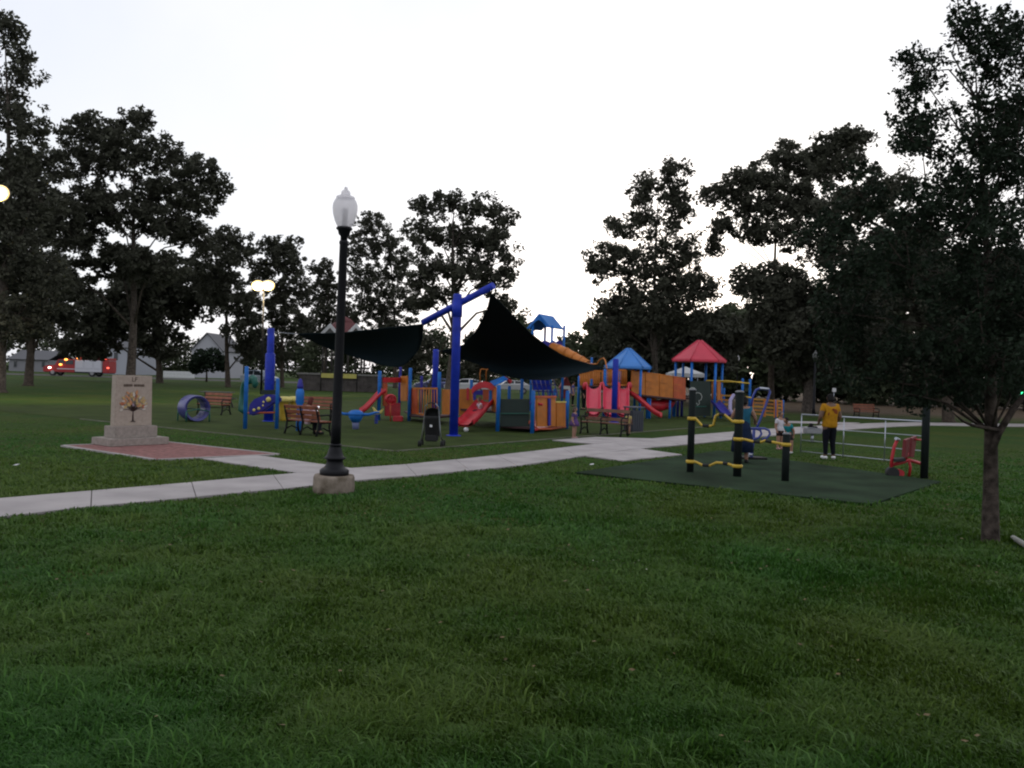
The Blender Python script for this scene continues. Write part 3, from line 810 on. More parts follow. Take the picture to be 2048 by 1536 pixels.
m = MB(); pts = [P(1104, 694, 45.8), P(1118, 699, 45.4), P(1134, 706, 45.0), P(1150, 715, 44.6), P(1164, 723, 44.2), P(1176, 731, 43.8)]
m.tube(pts, 0.26, 12); ts = m.build('tube_bridge', M_orange, tb)
for i in range(1, 6):
    b = MB(); p0 = pts[i - 1].lerp(pts[i], 0.85); p1 = pts[i - 1].lerp(pts[i], 1.0); b.tube([p0, p1], 0.285, 12); b.build('collar', M_orange, ts)
rod(tb, [(1165, 725, 43.5), (1182, 728, 42.6), (1194, 728, 42.0), (1200, 719, 41.6), (1207, 716, 41.3), (1211, 722, 41.0), (1213, 733, 40.8), (1214, 738, 40.7)], 0.035, M_orange, 'handrail')
# climbing rails on the right
for x, yb, yt in ((1483, 836, 757), (1498, 835, 758), (1551, 838, 800), (1565, 836, 800)):
    post(tb, x, yb, yt, 0.07, M_lblue)
rod(tb, [(1412, 761, 43.2), (1455, 762, 43.0), (1499, 767, 42.4)], 0.035, M_yellow, 'handrail')
rod(tb, [(1441, 764, 44.2), (1484, 764, 43.4)], 0.03, M_yellow, 'handrail')
def ladder(x0, x1, y0, y1, Ya, Yb, n, dy):
    f = MB()
    f.beam(P(x0, y0, Ya), P(x0, y1, Ya), 0.06, 0.06); f.beam(P(x1, y0 + dy, Yb), P(x1, y1 + dy, Yb), 0.06, 0.06)
    fr = f.build('rail_frame', M_orange, tb)
    for k in range(n):
        u = (k + 0.3) / n
        m = MB(); m.beam(P(x0, y0 + (y1 - y0) * u, Ya), P(x1, y0 + dy + (y1 - y0) * u, Yb), 0.035, 0.09); m.build('slat', mat('dull_orange', (0.30, 0.11, 0.015), 0.6, 0.2, 4) if k % 2 else mat('dull_yellow', (0.34, 0.17, 0.02), 0.6, 0.2, 4), fr)
ladder(1443, 1462, 788, 832, 42.4, 42.2, 5, 1)
ladder(1506, 1528, 796, 832, 41.8, 41.8, 5, 1.5)
ladder(1530, 1549, 798, 834, 41.8, 41.6, 5, 1.5)
ladder(1554, 1564, 800, 834, 41.5, 41.6, 5, 0.5)
rod(tb, [(1486, 793, 42.2), (1506, 796, 41.8)], 0.04, M_yellow, 'handrail')
chute(tb, P(1430, 806, 42.8), P(1454, 831, 40.0), 0.5, 0.14, M_purple, wdir=Vector((0.9, 0.3, 0)))
m = MB(); m.tube([P(1467, 790, 41), P(1461, 800, 40.6), P(1460, 818, 40.3), P(1466, 830, 40)], 0.09, 10); m.build('curved_rail', mat('lilac_plastic', (0.25, 0.22, 0.38), 0.4), tb)
post(tb, 1447, 832, 776, 0.05, M_lblue)

# ------------------------------------------------------------------ small play pieces on the left
b = G(387, 843)
t = thing('rolling_barrel', 'open purple-blue rolling barrel on a low frame on the lawn', 'play barrel', b)
M_barrel = mat('barrel_plastic', (0.05, 0.05, 0.20), 0.35, 0.1, 3)
ax = Vector((-0.66, 0.75, 0)).normalized(); sx = Vector((ax.y, -ax.x, 0))
c0 = b + Vector((0, 0, 0.47))
m = MB(); rows = []
for (d, r) in ((-0.36, 0.44), (-0.36, 0.37), (0.36, 0.37), (0.36, 0.44), (0.30, 0.455), (-0.30, 0.455), (-0.36, 0.44)):
    rows.append([c0 + ax * d + (sx * math.cos(a) + Vector((0, 0, 1)) * math.sin(a)) * r for a in [2 * math.pi * k / 24 for k in range(25)]])
m.sheet(rows); br = m.build('barrel', M_barrel, t)
for k in range(12):
    a = 2 * math.pi * k / 12; m = MB(); q = c0 + (sx * math.cos(a) + Vector((0, 0, 1)) * math.sin(a)) * 0.368
    m.beam(q - ax * 0.33, q + ax * 0.33, 0.03, 0.02); m.build('grip_rib', M_barrel, br)
for s in (-1, 1):
    for q in (-1, 1):
        m = MB(); g0 = b + ax * (0.40 * s) + sx * (0.40 * q); m.tube([g0, g0 + Vector((0, 0, 0.25)), c0 + ax * (0.40 * s) + sx * (0.40 * q) + Vector((0, 0, -0.1))], 0.025, 8); m.build('leg', M_teal, t)
    m = MB(); m.tube([c0 + ax * (0.40 * s) - sx * 0.4 + Vector((0, 0, -0.1)), c0 + ax * (0.40 * s) + Vector((0, 0, -0.02)), c0 + ax * (0.40 * s) + sx * 0.4 + Vector((0, 0, -0.1))], 0.02, 8); m.build('axle_bar', M_teal, t)

b = G(525, 858)
t = thing('sensory_climber', 'light blue posts carrying a dark blue boulder panel with yellow knobs and green pipe', 'climber', b)
YB = 26.8
post(t, 490, 858, 733, 0.065, M_lblue, pxt=496); post(t, 553, 858, 757, 0.06, M_lblue, pxt=557)
bd = MB(); outline = [(497, 826), (503, 832), (520, 828), (536, 818), (548, 808), (562, 806), (563, 793), (545, 789), (528, 791), (510, 798), (501, 808)]
bd.slab([P(x, y, 26.6) for x, y in outline], 0.22); bp_ = bd.build('boulder_panel', M_purple, t, 0.05)
for (x, y, r) in ((537, 799, 0.085), (508, 820, 0.05), (517.5, 817, 0.05), (527, 804, 0.035), (526, 811, 0.03)):
    m = MB(); m.ball(P(x, y, 26.45), (r, r * 0.8, r)); m.build('knob', M_pyellow, bp_)
g = MB(); g.tube([P(491, 822, 27.0), P(483, 818, 27.0), P(482, 806, 27.0), P(484, 790, 27.0), P(486, 774, 27.0), P(490, 765, 26.9), P(498, 762, 26.8), P(506, 758, 26.7)], [0.13, 0.12, 0.075, 0.07, 0.08, 0.10, 0.11, 0.14], 12); g.build('green_pipe', M_teal, t)
g = MB(); g.tube([P(504, 752, 26.6), P(508, 757, 26.6), P(511, 768, 26.6), P(508, 775, 26.6)], [0.08, 0.11, 0.10, 0.06], 12); g.build('pipe_mouth', M_teal, t)
rod(t, [(492, 826, 26.6), (554, 825, 26.4)], 0.03, M_rorange, 'crossbar')
rect(t, 522, 556, 780, 789, 28.0, 28.0, M_green, 'back_panel', 0.06)

b = G(572, 842)
t = thing('play_drum', 'yellow scalloped play drum between the climber posts and benches', 'drum', b)
for k, (dx, s) in enumerate(((0, 1.0), (22, 0.85))):
    c = P(567 + dx, 800, b.y + 0.5 * k); zt = P(570, 795, b.y).z
    m = MB(); m.lathe((c.x, c.y, 0), [(0.11, -0.03), (0.12, 0.1), (0.14, zt * 0.5), (0.20 * s, zt * 0.75), (0.24 * s, zt * 0.86)], 18); m.build('body', M_yellow, t)
    m = MB(); m.lathe((c.x, c.y, zt * 0.82), [(0.27 * s, 0.0), (0.31 * s, 0.05), (0.29 * s, 0.12), (0.18 * s, 0.19), (0, 0.2)], 30, 0.10, 8); m.build('scalloped_top', M_pyellow, t)

b = G(598, 862)
t = thing('totem_post', 'light blue play post with pointed purple tip behind the red wood bench', 'post', b)
zt = P(600, 766, b.y).z
m = MB(); m.lathe(b, [(0.10, -0.05), (0.10, 0.4), (0.09, zt * 0.55), (0.13, zt * 0.6), (0.13, zt * 0.82), (0.09, zt * 0.88)], 14); m.build('shaft', M_lblue, t)
m = MB(); m.lathe(b + Vector((0, 0, zt * 0.88)), [(0.09, 0), (0.10, 0.08), (0.06, 0.28), (0.0, 0.33)], 12); m.build('tip', M_purple, t)

b = G(711, 859)
t = thing('spring_rocker', 'light blue mushroom-shaped rocker with wing arms on grey pedestal', 'rocker', b)
s = b.y / FPX
m = MB(); m.lathe(b, [(0.10, -0.03), (0.11, 0.12), (0.12, 0.24)], 14); m.build('pedestal', mat('grey_blue', (0.12, 0.14, 0.28), 0.5), t)
m = MB(); m.lathe(b + Vector((0, 0, 0.23)), [(0.12, 0), (0.19, 0.10), (0.25, 0.22), (0.24, 0.25)], 18); m.build('bowl', M_lblue, t)
m = MB(); m.lathe(b + Vector((0, 0, 0.47)), [(0.25, 0.0), (0.27, 0.02), (0.24, 0.10), (0.15, 0.16), (0, 0.18)], 18); m.build('cap', M_lblue, t)
for sgn in (-1, 1):
    m = MB(); m.tube([b + Vector((0.22 * sgn, 0, 0.50)), b + Vector((0.42 * sgn, 0.05, 0.50)), b + Vector((0.62 * sgn, 0.1, 0.57)), b + Vector((0.75 * sgn, 0.15, 0.58))], [0.05, 0.045, 0.04, 0.03], 8); m.build('wing_arm', M_lblue, t)
b = G(752, 862); b = Vector((b.x, 30.5, 0)); bx = P(752, 860, 30.5); b.x = bx.x
t = thing('spring_toy', 'small yellow bird-shaped spring toy in front of the red slide', 'spring toy', b)
m = MB(); m.slab([P(x, y, 30.5) for x, y in ((744, 813), (749, 816), (752, 821), (758, 823), (768, 816), (765, 825), (757, 829), (750, 827), (747, 820))], 0.14); m.build('body', M_pyellow, t, 0.03)
m = MB(); zt = P(755, 828, 30.5).z; m.tube([b + Vector((0.06 * math.cos(k * 0.8), 0.06 * math.sin(k * 0.8), zt * k / 40)) for k in range(41)], 0.016, 6); m.build('spring', M_blue, t)
m = MB(); m.ball(G(932, 864) + Vector((0, 0, 0.085)), 0.085, 16, 10)
tag(recentre(m.build('ball', M_white)), 'small white ball under the foot of the red slide', 'ball')

# ------------------------------------------------------------------ benches
def make_bench(L, frames, wood, back=3):
    t = thing('park_bench', '', 'bench')
    for k in range(frames):
        x = -L / 2 + 0.06 + (L - 0.12) * k / (frames - 1)
        m = MB()
        m.tube([(x, -0.30, 0.0), (x, -0.25, 0.12), (x, -0.22, 0.28), (x, -0.24, 0.40)], [0.035, 0.03, 0.028, 0.028], 8)
        m.tube([(x, 0.26, 0.0), (x, 0.20, 0.18), (x, 0.17, 0.40), (x, 0.24, 0.66), (x, 0.29, 0.84)], [0.035, 0.03, 0.03, 0.026, 0.02], 8)
        m.tube([(x, -0.27, 0.40), (x, 0.17, 0.38)], 0.028, 8)
        m.tube([(x, -0.24, 0.14), (x, 0.0, 0.24), (x, 0.21, 0.16)], 0.022, 8)
        m.tube([(x, -0.24, 0.40), (x, -0.27, 0.55), (x, -0.18, 0.62), (x, 0.22, 0.60)], 0.024, 8)
        m.build('frame', M_iron, t)
    for k in range(3):
        m = MB(); m.box((0, -0.20 + k * 0.15, 0.425), (L, 0.13, 0.035)); m.build('seat_slat', wood, t, 0.006)
    for k in range(back):
        z = 0.54 + k * (0.28 / max(1, back - 1)); y = 0.195 + (z - 0.5) * 0.26
        m = MB(); m.box((0, y - 0.03, z), (L, 0.03, 0.105 if back == 3 else 0.12), M=Matrix.Rotation(-0.25, 3, 'X')); m.build('back_slat', wood, t, 0.006)
    return t
bench = make_bench(1.35, 2, M_wood)
place(bench, G(630, 838), math.radians(6)); bench['label'] = 'empty wooden bench facing the occupied bench from across the turf'
bp = make_bench(1.55, 3, M_wood); place(bp, G(614, 870), math.radians(180 - 37)); bp['label'] = 'three-framed wooden bench seen from behind with a person in pink seated on it'
bd_ = copy_tree(bench); place(bd_, G(428, 829), math.radians(-22)); bd_['label'] = 'wooden bench with black ends just behind the purple barrel'
b5 = make_bench(1.65, 3, M_wood2, 2); place(b5, G(1208, 870), math.radians(-34)); b5['label'] = 'three-framed black iron bench in front of the triple red slide'
b6 = copy_tree(bench); place(b6, G(1732, 837), math.radians(20)); b6['label'] = 'distant bench beyond the footpath on bare soil under trees'; b6.scale = (1.2, 1, 1)
# low grey table behind the barrel bench
b = G(433, 815); t = thing('picnic_table', 'low grey picnic table behind the wooden bench near the barrel', 'table', b)
M_grey = mat('grey_wood', (0.06, 0.06, 0.058), 0.8, 0.2, 5)
for k in range(4):
    m = MB(); m.box(b + Vector((0, -0.27 + k * 0.18, 0.74)), (1.5, 0.16, 0.04)); m.build('plank', M_grey, t)
for sx_ in (-0.55, 0.55):
    m = MB(); m.beam(b + Vector((sx_, -0.5, 0)), b + Vector((sx_, 0.2, 0.72)), 0.06, 0.06); m.build('leg', M_grey, t)
    m = MB(); m.beam(b + Vector((sx_ + 0.065, 0.5, 0)), b + Vector((sx_ + 0.065, -0.2, 0.72)), 0.06, 0.06); m.build('leg', M_grey, t)
for sy_ in (-0.6, 0.6):
    m = MB(); m.box(b + Vector((0, sy_, 0.44)), (1.5, 0.22, 0.04)); m.build('seat', M_grey, t)
m = MB(); m.box(b + Vector((0, 0, 0.40)), (1.24, 1.3, 0.035)); m.build('cross_brace', M_grey, t)

# ------------------------------------------------------------------ litter bin, stroller
b = G(1267, 863)
t = thing('litter_bin', 'dark slate square litter bin with overhanging lid beside the iron bench', 'bin', b)
rz = math.radians(28)
m = MB(); m.box(b + Vector((0, 0, 0.40)), (0.52, 0.52, 0.76), rz); bo = m.build('body', M_bin, t, 0.015)
Rz = Matrix.Rotation(rz, 3, 'Z')
for k in range(5):
    for f in ((0, -1), (-1, 0)):
        off = -0.2 + k * 0.1
        v = Rz @ (Vector((off, -0.268, 0)) if f[1] else Vector((-0.268, off, 0)))
        m = MB(); m.box(b + v + Vector((0, 0, 0.40)), (0.07, 0.018, 0.66) if f[1] else (0.018, 0.07, 0.66), rz); m.build('slat', M_bin, bo)
m = MB(); m.box(b + Vector((0, 0, 0.90)), (0.60, 0.60, 0.05), rz); m.build('lid', mat('bin_lid', (0.07, 0.08, 0.11), 0.5), t, 0.015)
for sx_ in (-1, 1):
    for sy_ in (-1, 1):
        m = MB(); m.box(b + Rz @ Vector((0.24 * sx_, 0.24 * sy_, 0)) + Vector((0, 0, 0.83)), (0.04, 0.04, 0.12), rz); m.build('lid_post', M_bin, t)

b = G(863, 893)
t = thing('stroller', 'black folding stroller with white label parked on the turf edge', 'stroller', b)
def L(x, y, z): return b + Vector((x, y, z))
M_sfab = mat('stroller_fabric', (0.012, 0.012, 0.014), 0.8)
m = MB(); rows = []
for k in range(9):
    u = k / 8; z = 0.28 + 0.52 * u; y = 0.10 - 0.22 * u
    rows.append([L(-0.17 - 0.02 * u, y + 0.06, z), L(-0.15, y, z), L(0, y - 0.02, z), L(0.15, y, z), L(0.17 + 0.02 * u, y + 0.06, z)])
m.sheet(rows); sb = m.build('seat_back', M_sfab, t); sb.modifiers.new('s', 'SOLIDIFY').thickness = 0.03
m = MB(); m.box(L(0, 0.20, 0.30), (0.32, 0.34, 0.06)); m.build('seat', M_sfab, t, 0.02)
m = MB(); m.box(L(0, 0.0, 0.22), (0.34, 0.30, 0.16)); m.build('basket', M_sfab, t, 0.03)
m = MB(); rows = []
for k in range(7):
    a = math.radians(-10 + 100 * k / 6)
    rows.append([L(0.20 * math.cos(q) * 1.0, 0.02 + 0.24 * math.cos(a) * (0.9), 0.80 + 0.22 * math.sin(a) * math.sin(q) ** 0.5) for q in [math.pi * j / 8 for j in range(9)]])
m.sheet(rows); cn = m.build('canopy', M_sfab, t); cn.modifiers.new('s', 'SOLIDIFY').thickness = 0.012
for sx_ in (-1, 1):
    m = MB(); m.tube([L(0.27 * sx_, -0.20, 0.09), L(0.22 * sx_, -0.14, 0.5), L(0.17 * sx_, -0.22, 1.05), L(0.10 * sx_, -0.30, 1.14)], 0.014, 8); m.build('push_bar', M_steel if sx_ > 0 else mat('worn_steel', (0.2, 0.2, 0.21), 0.5, metal=0.6), t)
    m = MB(); m.tube([L(0.19 * sx_, -0.16, 0.42), L(0.28 * sx_, 0.30, 0.10)], 0.013, 8); m.build('side_tube', M_iron, t)
    for yy in (-0.20, 0.32):
        for q in (-0.025, 0.025):
            m = MB(); c = L(0.29 * sx_ + q, yy, 0.085)
            m.tube([c + Vector((-0.016, 0, 0)), c + Vector((0.016, 0, 0))], 0.085, 16); w = m.build('wheel', M_rubber, t)
            m = MB(); m.tube([c + Vector((-0.019, 0, 0)), c + Vector((0.019, 0, 0))], 0.045, 12); m.build('hub', M_iron, w)
m = MB(); m.tube([L(-0.10, -0.30, 1.14), L(0, -0.32, 1.16), L(0.10, -0.30, 1.14)], 0.016, 8); m.build('handle', M_rubber, t)
m = MB(); m.box(L(-0.02, -0.075, 0.56), (0.065, 0.01, 0.10), M=Matrix.Rotation(-0.4, 3, 'X')); m.build('label_tag', M_white, t)

# ------------------------------------------------------------------ fitness stations
def fpost(px, pyb, pyt, label, r=0.075):
    b = G(px, pyb); b.z = 0.03
    t = thing('fitness_post', label, 'post', b)
    z = P(px, pyt, b.y).z
    m = MB(); m.lathe((b.x, b.y, 0), [(r, 0.0), (r, z - 0.02)], 16); m.build('shaft', M_dpost, t)
    m = MB(); m.lathe((b.x, b.y, z - 0.03), [(r + 0.006, 0), (r + 0.006, 0.025), (r * 0.6, 0.04), (0, 0.042)], 16); m.build('cap', mat('cap_grey', (0.16, 0.16, 0.18), 0.4), t)
    return t, b
tp1, q1 = fpost(1380, 947, 778, 'tall dark fitness post whose yellow bars run to the post by the woman', 0.072)
tp2, q2 = fpost(1474, 956, 782, 'tall dark fitness post with the woman in navy standing right behind it', 0.082)
tp3, q3 = fpost(1570, 965, 866, 'short dark fitness post with yellow bar collar in front of crouching child', 0.072)
tp4, q4 = fpost(1848, 957, 770, 'tall dark fitness post beside the red seat machine', 0.078)
def bentbar(pts, Ya, Yb, label, grips):
    W = []
    x0, x1 = pts[0][0], pts[-1][0]
    for x, y in pts:
        W.append(P(x, y, Ya + (Yb - Ya) * (x - x0) / (x1 - x0)))
    c = (W[0] + W[-1]) / 2; t = thing('exercise_bar', label, 'exercise bar', (c.x, c.y, min(w.z for w in W)))
    m = MB(); m.tube(W, 0.026, 10); m.build('bar', M_yellow, t)
    for i in grips:
        m = MB(); a, b = W[i], W[i + 1]; m.tube([a.lerp(b, 0.1), a.lerp(b, 0.9)], 0.034, 10); m.build('grip', M_rubber, t)
    for w, q in ((W[0], q1), (W[-1], q2)):
        pass
    return t, W
def collar(t, base, z, r):
    m = MB(); m.lathe((base.x, base.y, z - 0.035), [(r, 0), (r + 0.02, 0.01), (r + 0.02, 0.06), (r, 0.07)], 16); m.build('collar', M_yellow, t)
t, W = bentbar([(1383, 837), (1392, 838), (1404, 851), (1420, 852), (1427, 850), (1431, 832), (1437, 829), (1450, 830), (1465, 843), (1478, 843)], q1.y, q2.y, 'upper yellow zigzag bar between the two tall fitness posts', (2, 6))
collar(t, q1, W[0].z, 0.074); collar(t, q2, W[-1].z, 0.084)
t, W = bentbar([(1381, 923), (1392, 924), (1404, 930), (1420, 931), (1433, 925), (1445, 926), (1457, 928), (1468, 932), (1474, 932)], q1.y, q2.y, 'lower yellow wavy bar near ground between the two tall fitness posts', (2, 5))
collar(t, q1, W[0].z, 0.074); collar(t, q2, W[-1].z, 0.084)
t, W = bentbar([(1474, 878), (1490, 879), (1506, 883), (1522, 884), (1530, 881), (1545, 884), (1560, 887), (1572, 889)], q2.y, q3.y, 'yellow bar joining the woman\'s post to the short fitness post', (2, 4))
collar(t, q2, W[0].z, 0.084); collar(t, q3, W[-1].z, 0.074)
# blue stepper
b = G(1497, 925); b = Vector((P(1512, 905, 20.6).x, 20.6, 0.03))
t = thing('stepper_machine', 'blue tube stepper machine with looped handles and tall leaning frame', 'fitness machine', b)
Ys = 20.6
M_stb = mat('stepper_blue', (0.03, 0.05, 0.26), 0.35)
rod(t, [(1501, 818, Ys), (1506, 792, Ys), (1512, 780, Ys), (1519, 777, Ys), (1538, 779, Ys), (1540, 784, Ys), (1530, 815, Ys), (1518, 845, Ys), (1512, 860, Ys)], 0.03, M_stb, 'upper_frame')
rod(t, [(1519, 776.5, Ys), (1538, 778.5, Ys)], 0.034, M_steel, 'hand_grip')
for dx in (0, 17):
    rod(t, [(1494 + dx * 0.4, 857, Ys - 0.15), (1512 + dx, 857, Ys - 0.15), (1521 + dx, 861, Ys - 0.15), (1523 + dx, 868, Ys - 0.15), (1517 + dx, 876, Ys - 0.15), (1506 + dx, 879, Ys - 0.15)], 0.028, M_stb, 'loop_handle')
rod(t, [(1508, 858, Ys), (1507, 880, Ys), (1503, 908, Ys), (1501, 928, Ys)], 0.04, M_stb, 'stem')
rod(t, [(1490, 895, Ys - 0.2), (1494, 906, Ys - 0.2), (1499, 910, Ys - 0.2), (1503, 903, Ys - 0.2), (1506, 885, Ys - 0.2)], 0.026, M_stb, 'pedal_arm')
rod(t, [(1496, 909, Ys - 0.3), (1502, 909, Ys - 0.1)], 0.045, M_steel, 'pedal')
m = MB(); g = Vector((P(1501, 925, Ys).x, Ys, 0.035)); m.box(g + Vector((0, 0, 0.02)), (0.7, 0.45, 0.05)); m.build('foot_plate', M_iron, t, 0.01)
# silver railing
ra_, rb_ = G(1601, 906), G(1842, 931)
rb_ = ra_.lerp(rb_, 1.0)
t = thing('railing', 'silver galvanised railing with four rails behind the person in yellow', 'railing', (ra_ + rb_) / 2)
def rl(u, z): 
    p = ra_.lerp(rb_, u); return Vector((p.x, p.y, z))
za = P(1601, 829, ra_.y).z; zbb = P(1845, 843, rb_.y).z
for k, f in enumerate((1.0, 0.67, 0.335, 0.04)):
    m = MB(); m.tube([rl(0, max(0.05, za * f)), rl(1, max(0.05, zbb * f))], 0.023 if k == 0 else 0.012, 10); m.build('rail', M_steel, t)
for u in (0.0, 0.38, 0.72, 1.0):
    m = MB(); m.tube([rl(u, 0.0), rl(u, (za + (zbb - za) * u) - 0.012)], 0.014, 10); m.build('upright', M_steel, t)
t2 = thing('grill_box', 'grey pedestal box with black fittings behind the silver railing', 'box', G(1624, 885))
b = G(1624, 885)
z0, z1 = P(1624, 867, b.y).z, P(1624, 857, b.y).z
m = MB(); m.box(b + Vector((0, 0, (z0 + z1) / 2)), (0.52, 0.35, max(0.1, z1 - z0))); m.build('box', mat('grey_metal', (0.22, 0.22, 0.24), 0.5), t2, 0.02)
m = MB(); m.tube([b, b + Vector((0, 0, z0))], 0.05, 10); m.build('stem', M_steel, t2)
m = MB(); m.box(b + Vector((0, 0, z1 + 0.04)), (0.30, 0.2, 0.07)); m.box(b + Vector((-0.05, 0, z1 + 0.12)), (0.12, 0.15, 0.10)); m.build('fitting', M_iron, t2, 0.02)
# red seat machine
b = G(1800, 953); Yr = b.y; b.z = 0.03
t = thing('leg_press', 'red seat exercise machine with padded back attached to a dark post', 'fitness machine', b)
rod(t, [(1782, 944, Yr - 0.1), (1784, 915, Yr - 0.1), (1788, 895, Yr - 0.1), (1795, 878, Yr - 0.1)], 0.035, M_red, 'lever_arm')
rod(t, [(1792, 877, Yr - 0.25), (1798, 880, Yr + 0.05)], 0.035, M_steel, 'grip')
rod(t, [(1783, 930, Yr - 0.05), (1800, 926, Yr), (1818, 920, Yr), (1842, 927, Yr + 0.3)], 0.038, M_red, 'main_beam')
rod(t, [(1818, 921, Yr), (1821, 935, Yr), (1818, 953, Yr)], 0.03, M_red, 'leg')
rod(t, [(1815, 905, Yr), (1812, 918, Yr)], 0.03, M_red, 'back_stem')
rod(t, [(1831, 879, Yr + 0.15), (1845, 880, Yr + 0.3)], 0.02, M_red, 'brace')
for k, (xa, xb) in enumerate(((1809, 1818), (1821, 1831))):
    panel(t, [(xa, 880 - 4 * k, Yr - 0.18 + 0.3 * k), (xb, 876 - 4 * k, Yr - 0.05 + 0.3 * k), (xb - 6, 915, Yr - 0.05 + 0.3 * k), (xa - 3, 914, Yr - 0.18 + 0.3 * k)], mat('dark_red_pad', (0.16, 0.012, 0.016), 0.5), 'back_pad', 0.07)
panel(t, [(1788, 921, Yr - 0.25), (1812, 920, Yr - 0.25), (1808, 917, Yr + 0.2), (1786, 918, Yr + 0.2)], M_rubber, 'seat_pad', 0.06)
m = MB(); c = P(1784, 945, Yr - 0.1); m.tube([c + Vector((-0.02, -0.12, 0)), c + Vector((0.02, 0.10, 0))], 0.12, 16); m.build('weight_disc', M_rubber, t)
m = MB(); c = P(1798, 946, Yr - 0.05); m.tube([c + Vector((-0.02, -0.10, 0)), c + Vector((0.02, 0.10, 0))], 0.085, 14); m.build('weight_disc', M_red, t)
# stray white bits
for k, (x, y, lab) in enumerate(((1973, 964, 'small white scrap of paper on grass near the slim trunk'), (32, 936, 'small pale scrap on the lawn left of the monument'), (1183, 934, 'tiny white scrap on grass beside the fitness paving'))):
    m = MB(); b = G(x, y); m.slab([b + Vector((-0.04, -0.03, 0.05)), b + Vector((0.04, -0.035, 0.06)), b + Vector((0.05, 0.03, 0.075)), b + Vector((-0.03, 0.035, 0.06))], 0.004); tag(recentre(m.build('paper_scrap', M_white)), lab, 'litter')
a = G(2026, 1082); b = G(2060, 1104)
m = MB(); m.tube([a + Vector((0, 0, 0.04)), b + Vector((0, 0, 0.05)), b + (b - a) * 1.2 + Vector((0, 0, 0.04))], 0.035, 10); tag(recentre(m.build('drain_pipe', mat('pale_pipe', (0.25, 0.25, 0.23), 0.6))), 'pale pipe lying in the grass at the foot of the tree', 'pipe')
# ------------------------------------------------------------------ people
def skin_mesh(name, verts, edges, radii, root=0, sub=2):
    me = bpy.data.meshes.new(name); me.from_pydata(verts, edges, []); me.update()
    ob = bpy.data.objects.new(name + '_tmp', me); COL.objects.link(ob)
    sk = ob.modifiers.new('skin', 'SKIN'); sk.use_smooth_shade = True
    sv = me.skin_vertices[0].data
    for i, r in enumerate(radii):
        sv[i].radius = r if isinstance(r, tuple) else (r, r)
        sv[i].use_root = (i == root)
    s = ob.modifiers.new('sub', 'SUBSURF'); s.levels = sub; s.render_levels = sub
    dg = bpy.context.evaluated_depsgraph_get()
    out = bpy.data.meshes.new_from_object(ob.evaluated_get(dg))
    bpy.data.objects.remove(ob); bpy.data.meshes.remove(me)
    return out
M_skin = mat('skin_mid', (0.30, 0.16, 0.11), 0.6)
M_skind = mat('skin_dark', (0.14, 0.075, 0.05), 0.6)
M_hair = mat('hair_black', (0.008, 0.007, 0.007), 0.8, spec=0.15)
M_hairr = mat('hair_auburn', (0.085, 0.018, 0.014), 0.7, spec=0.2)
M_hairb = mat('hair_brown', (0.05, 0.028, 0.018), 0.6)
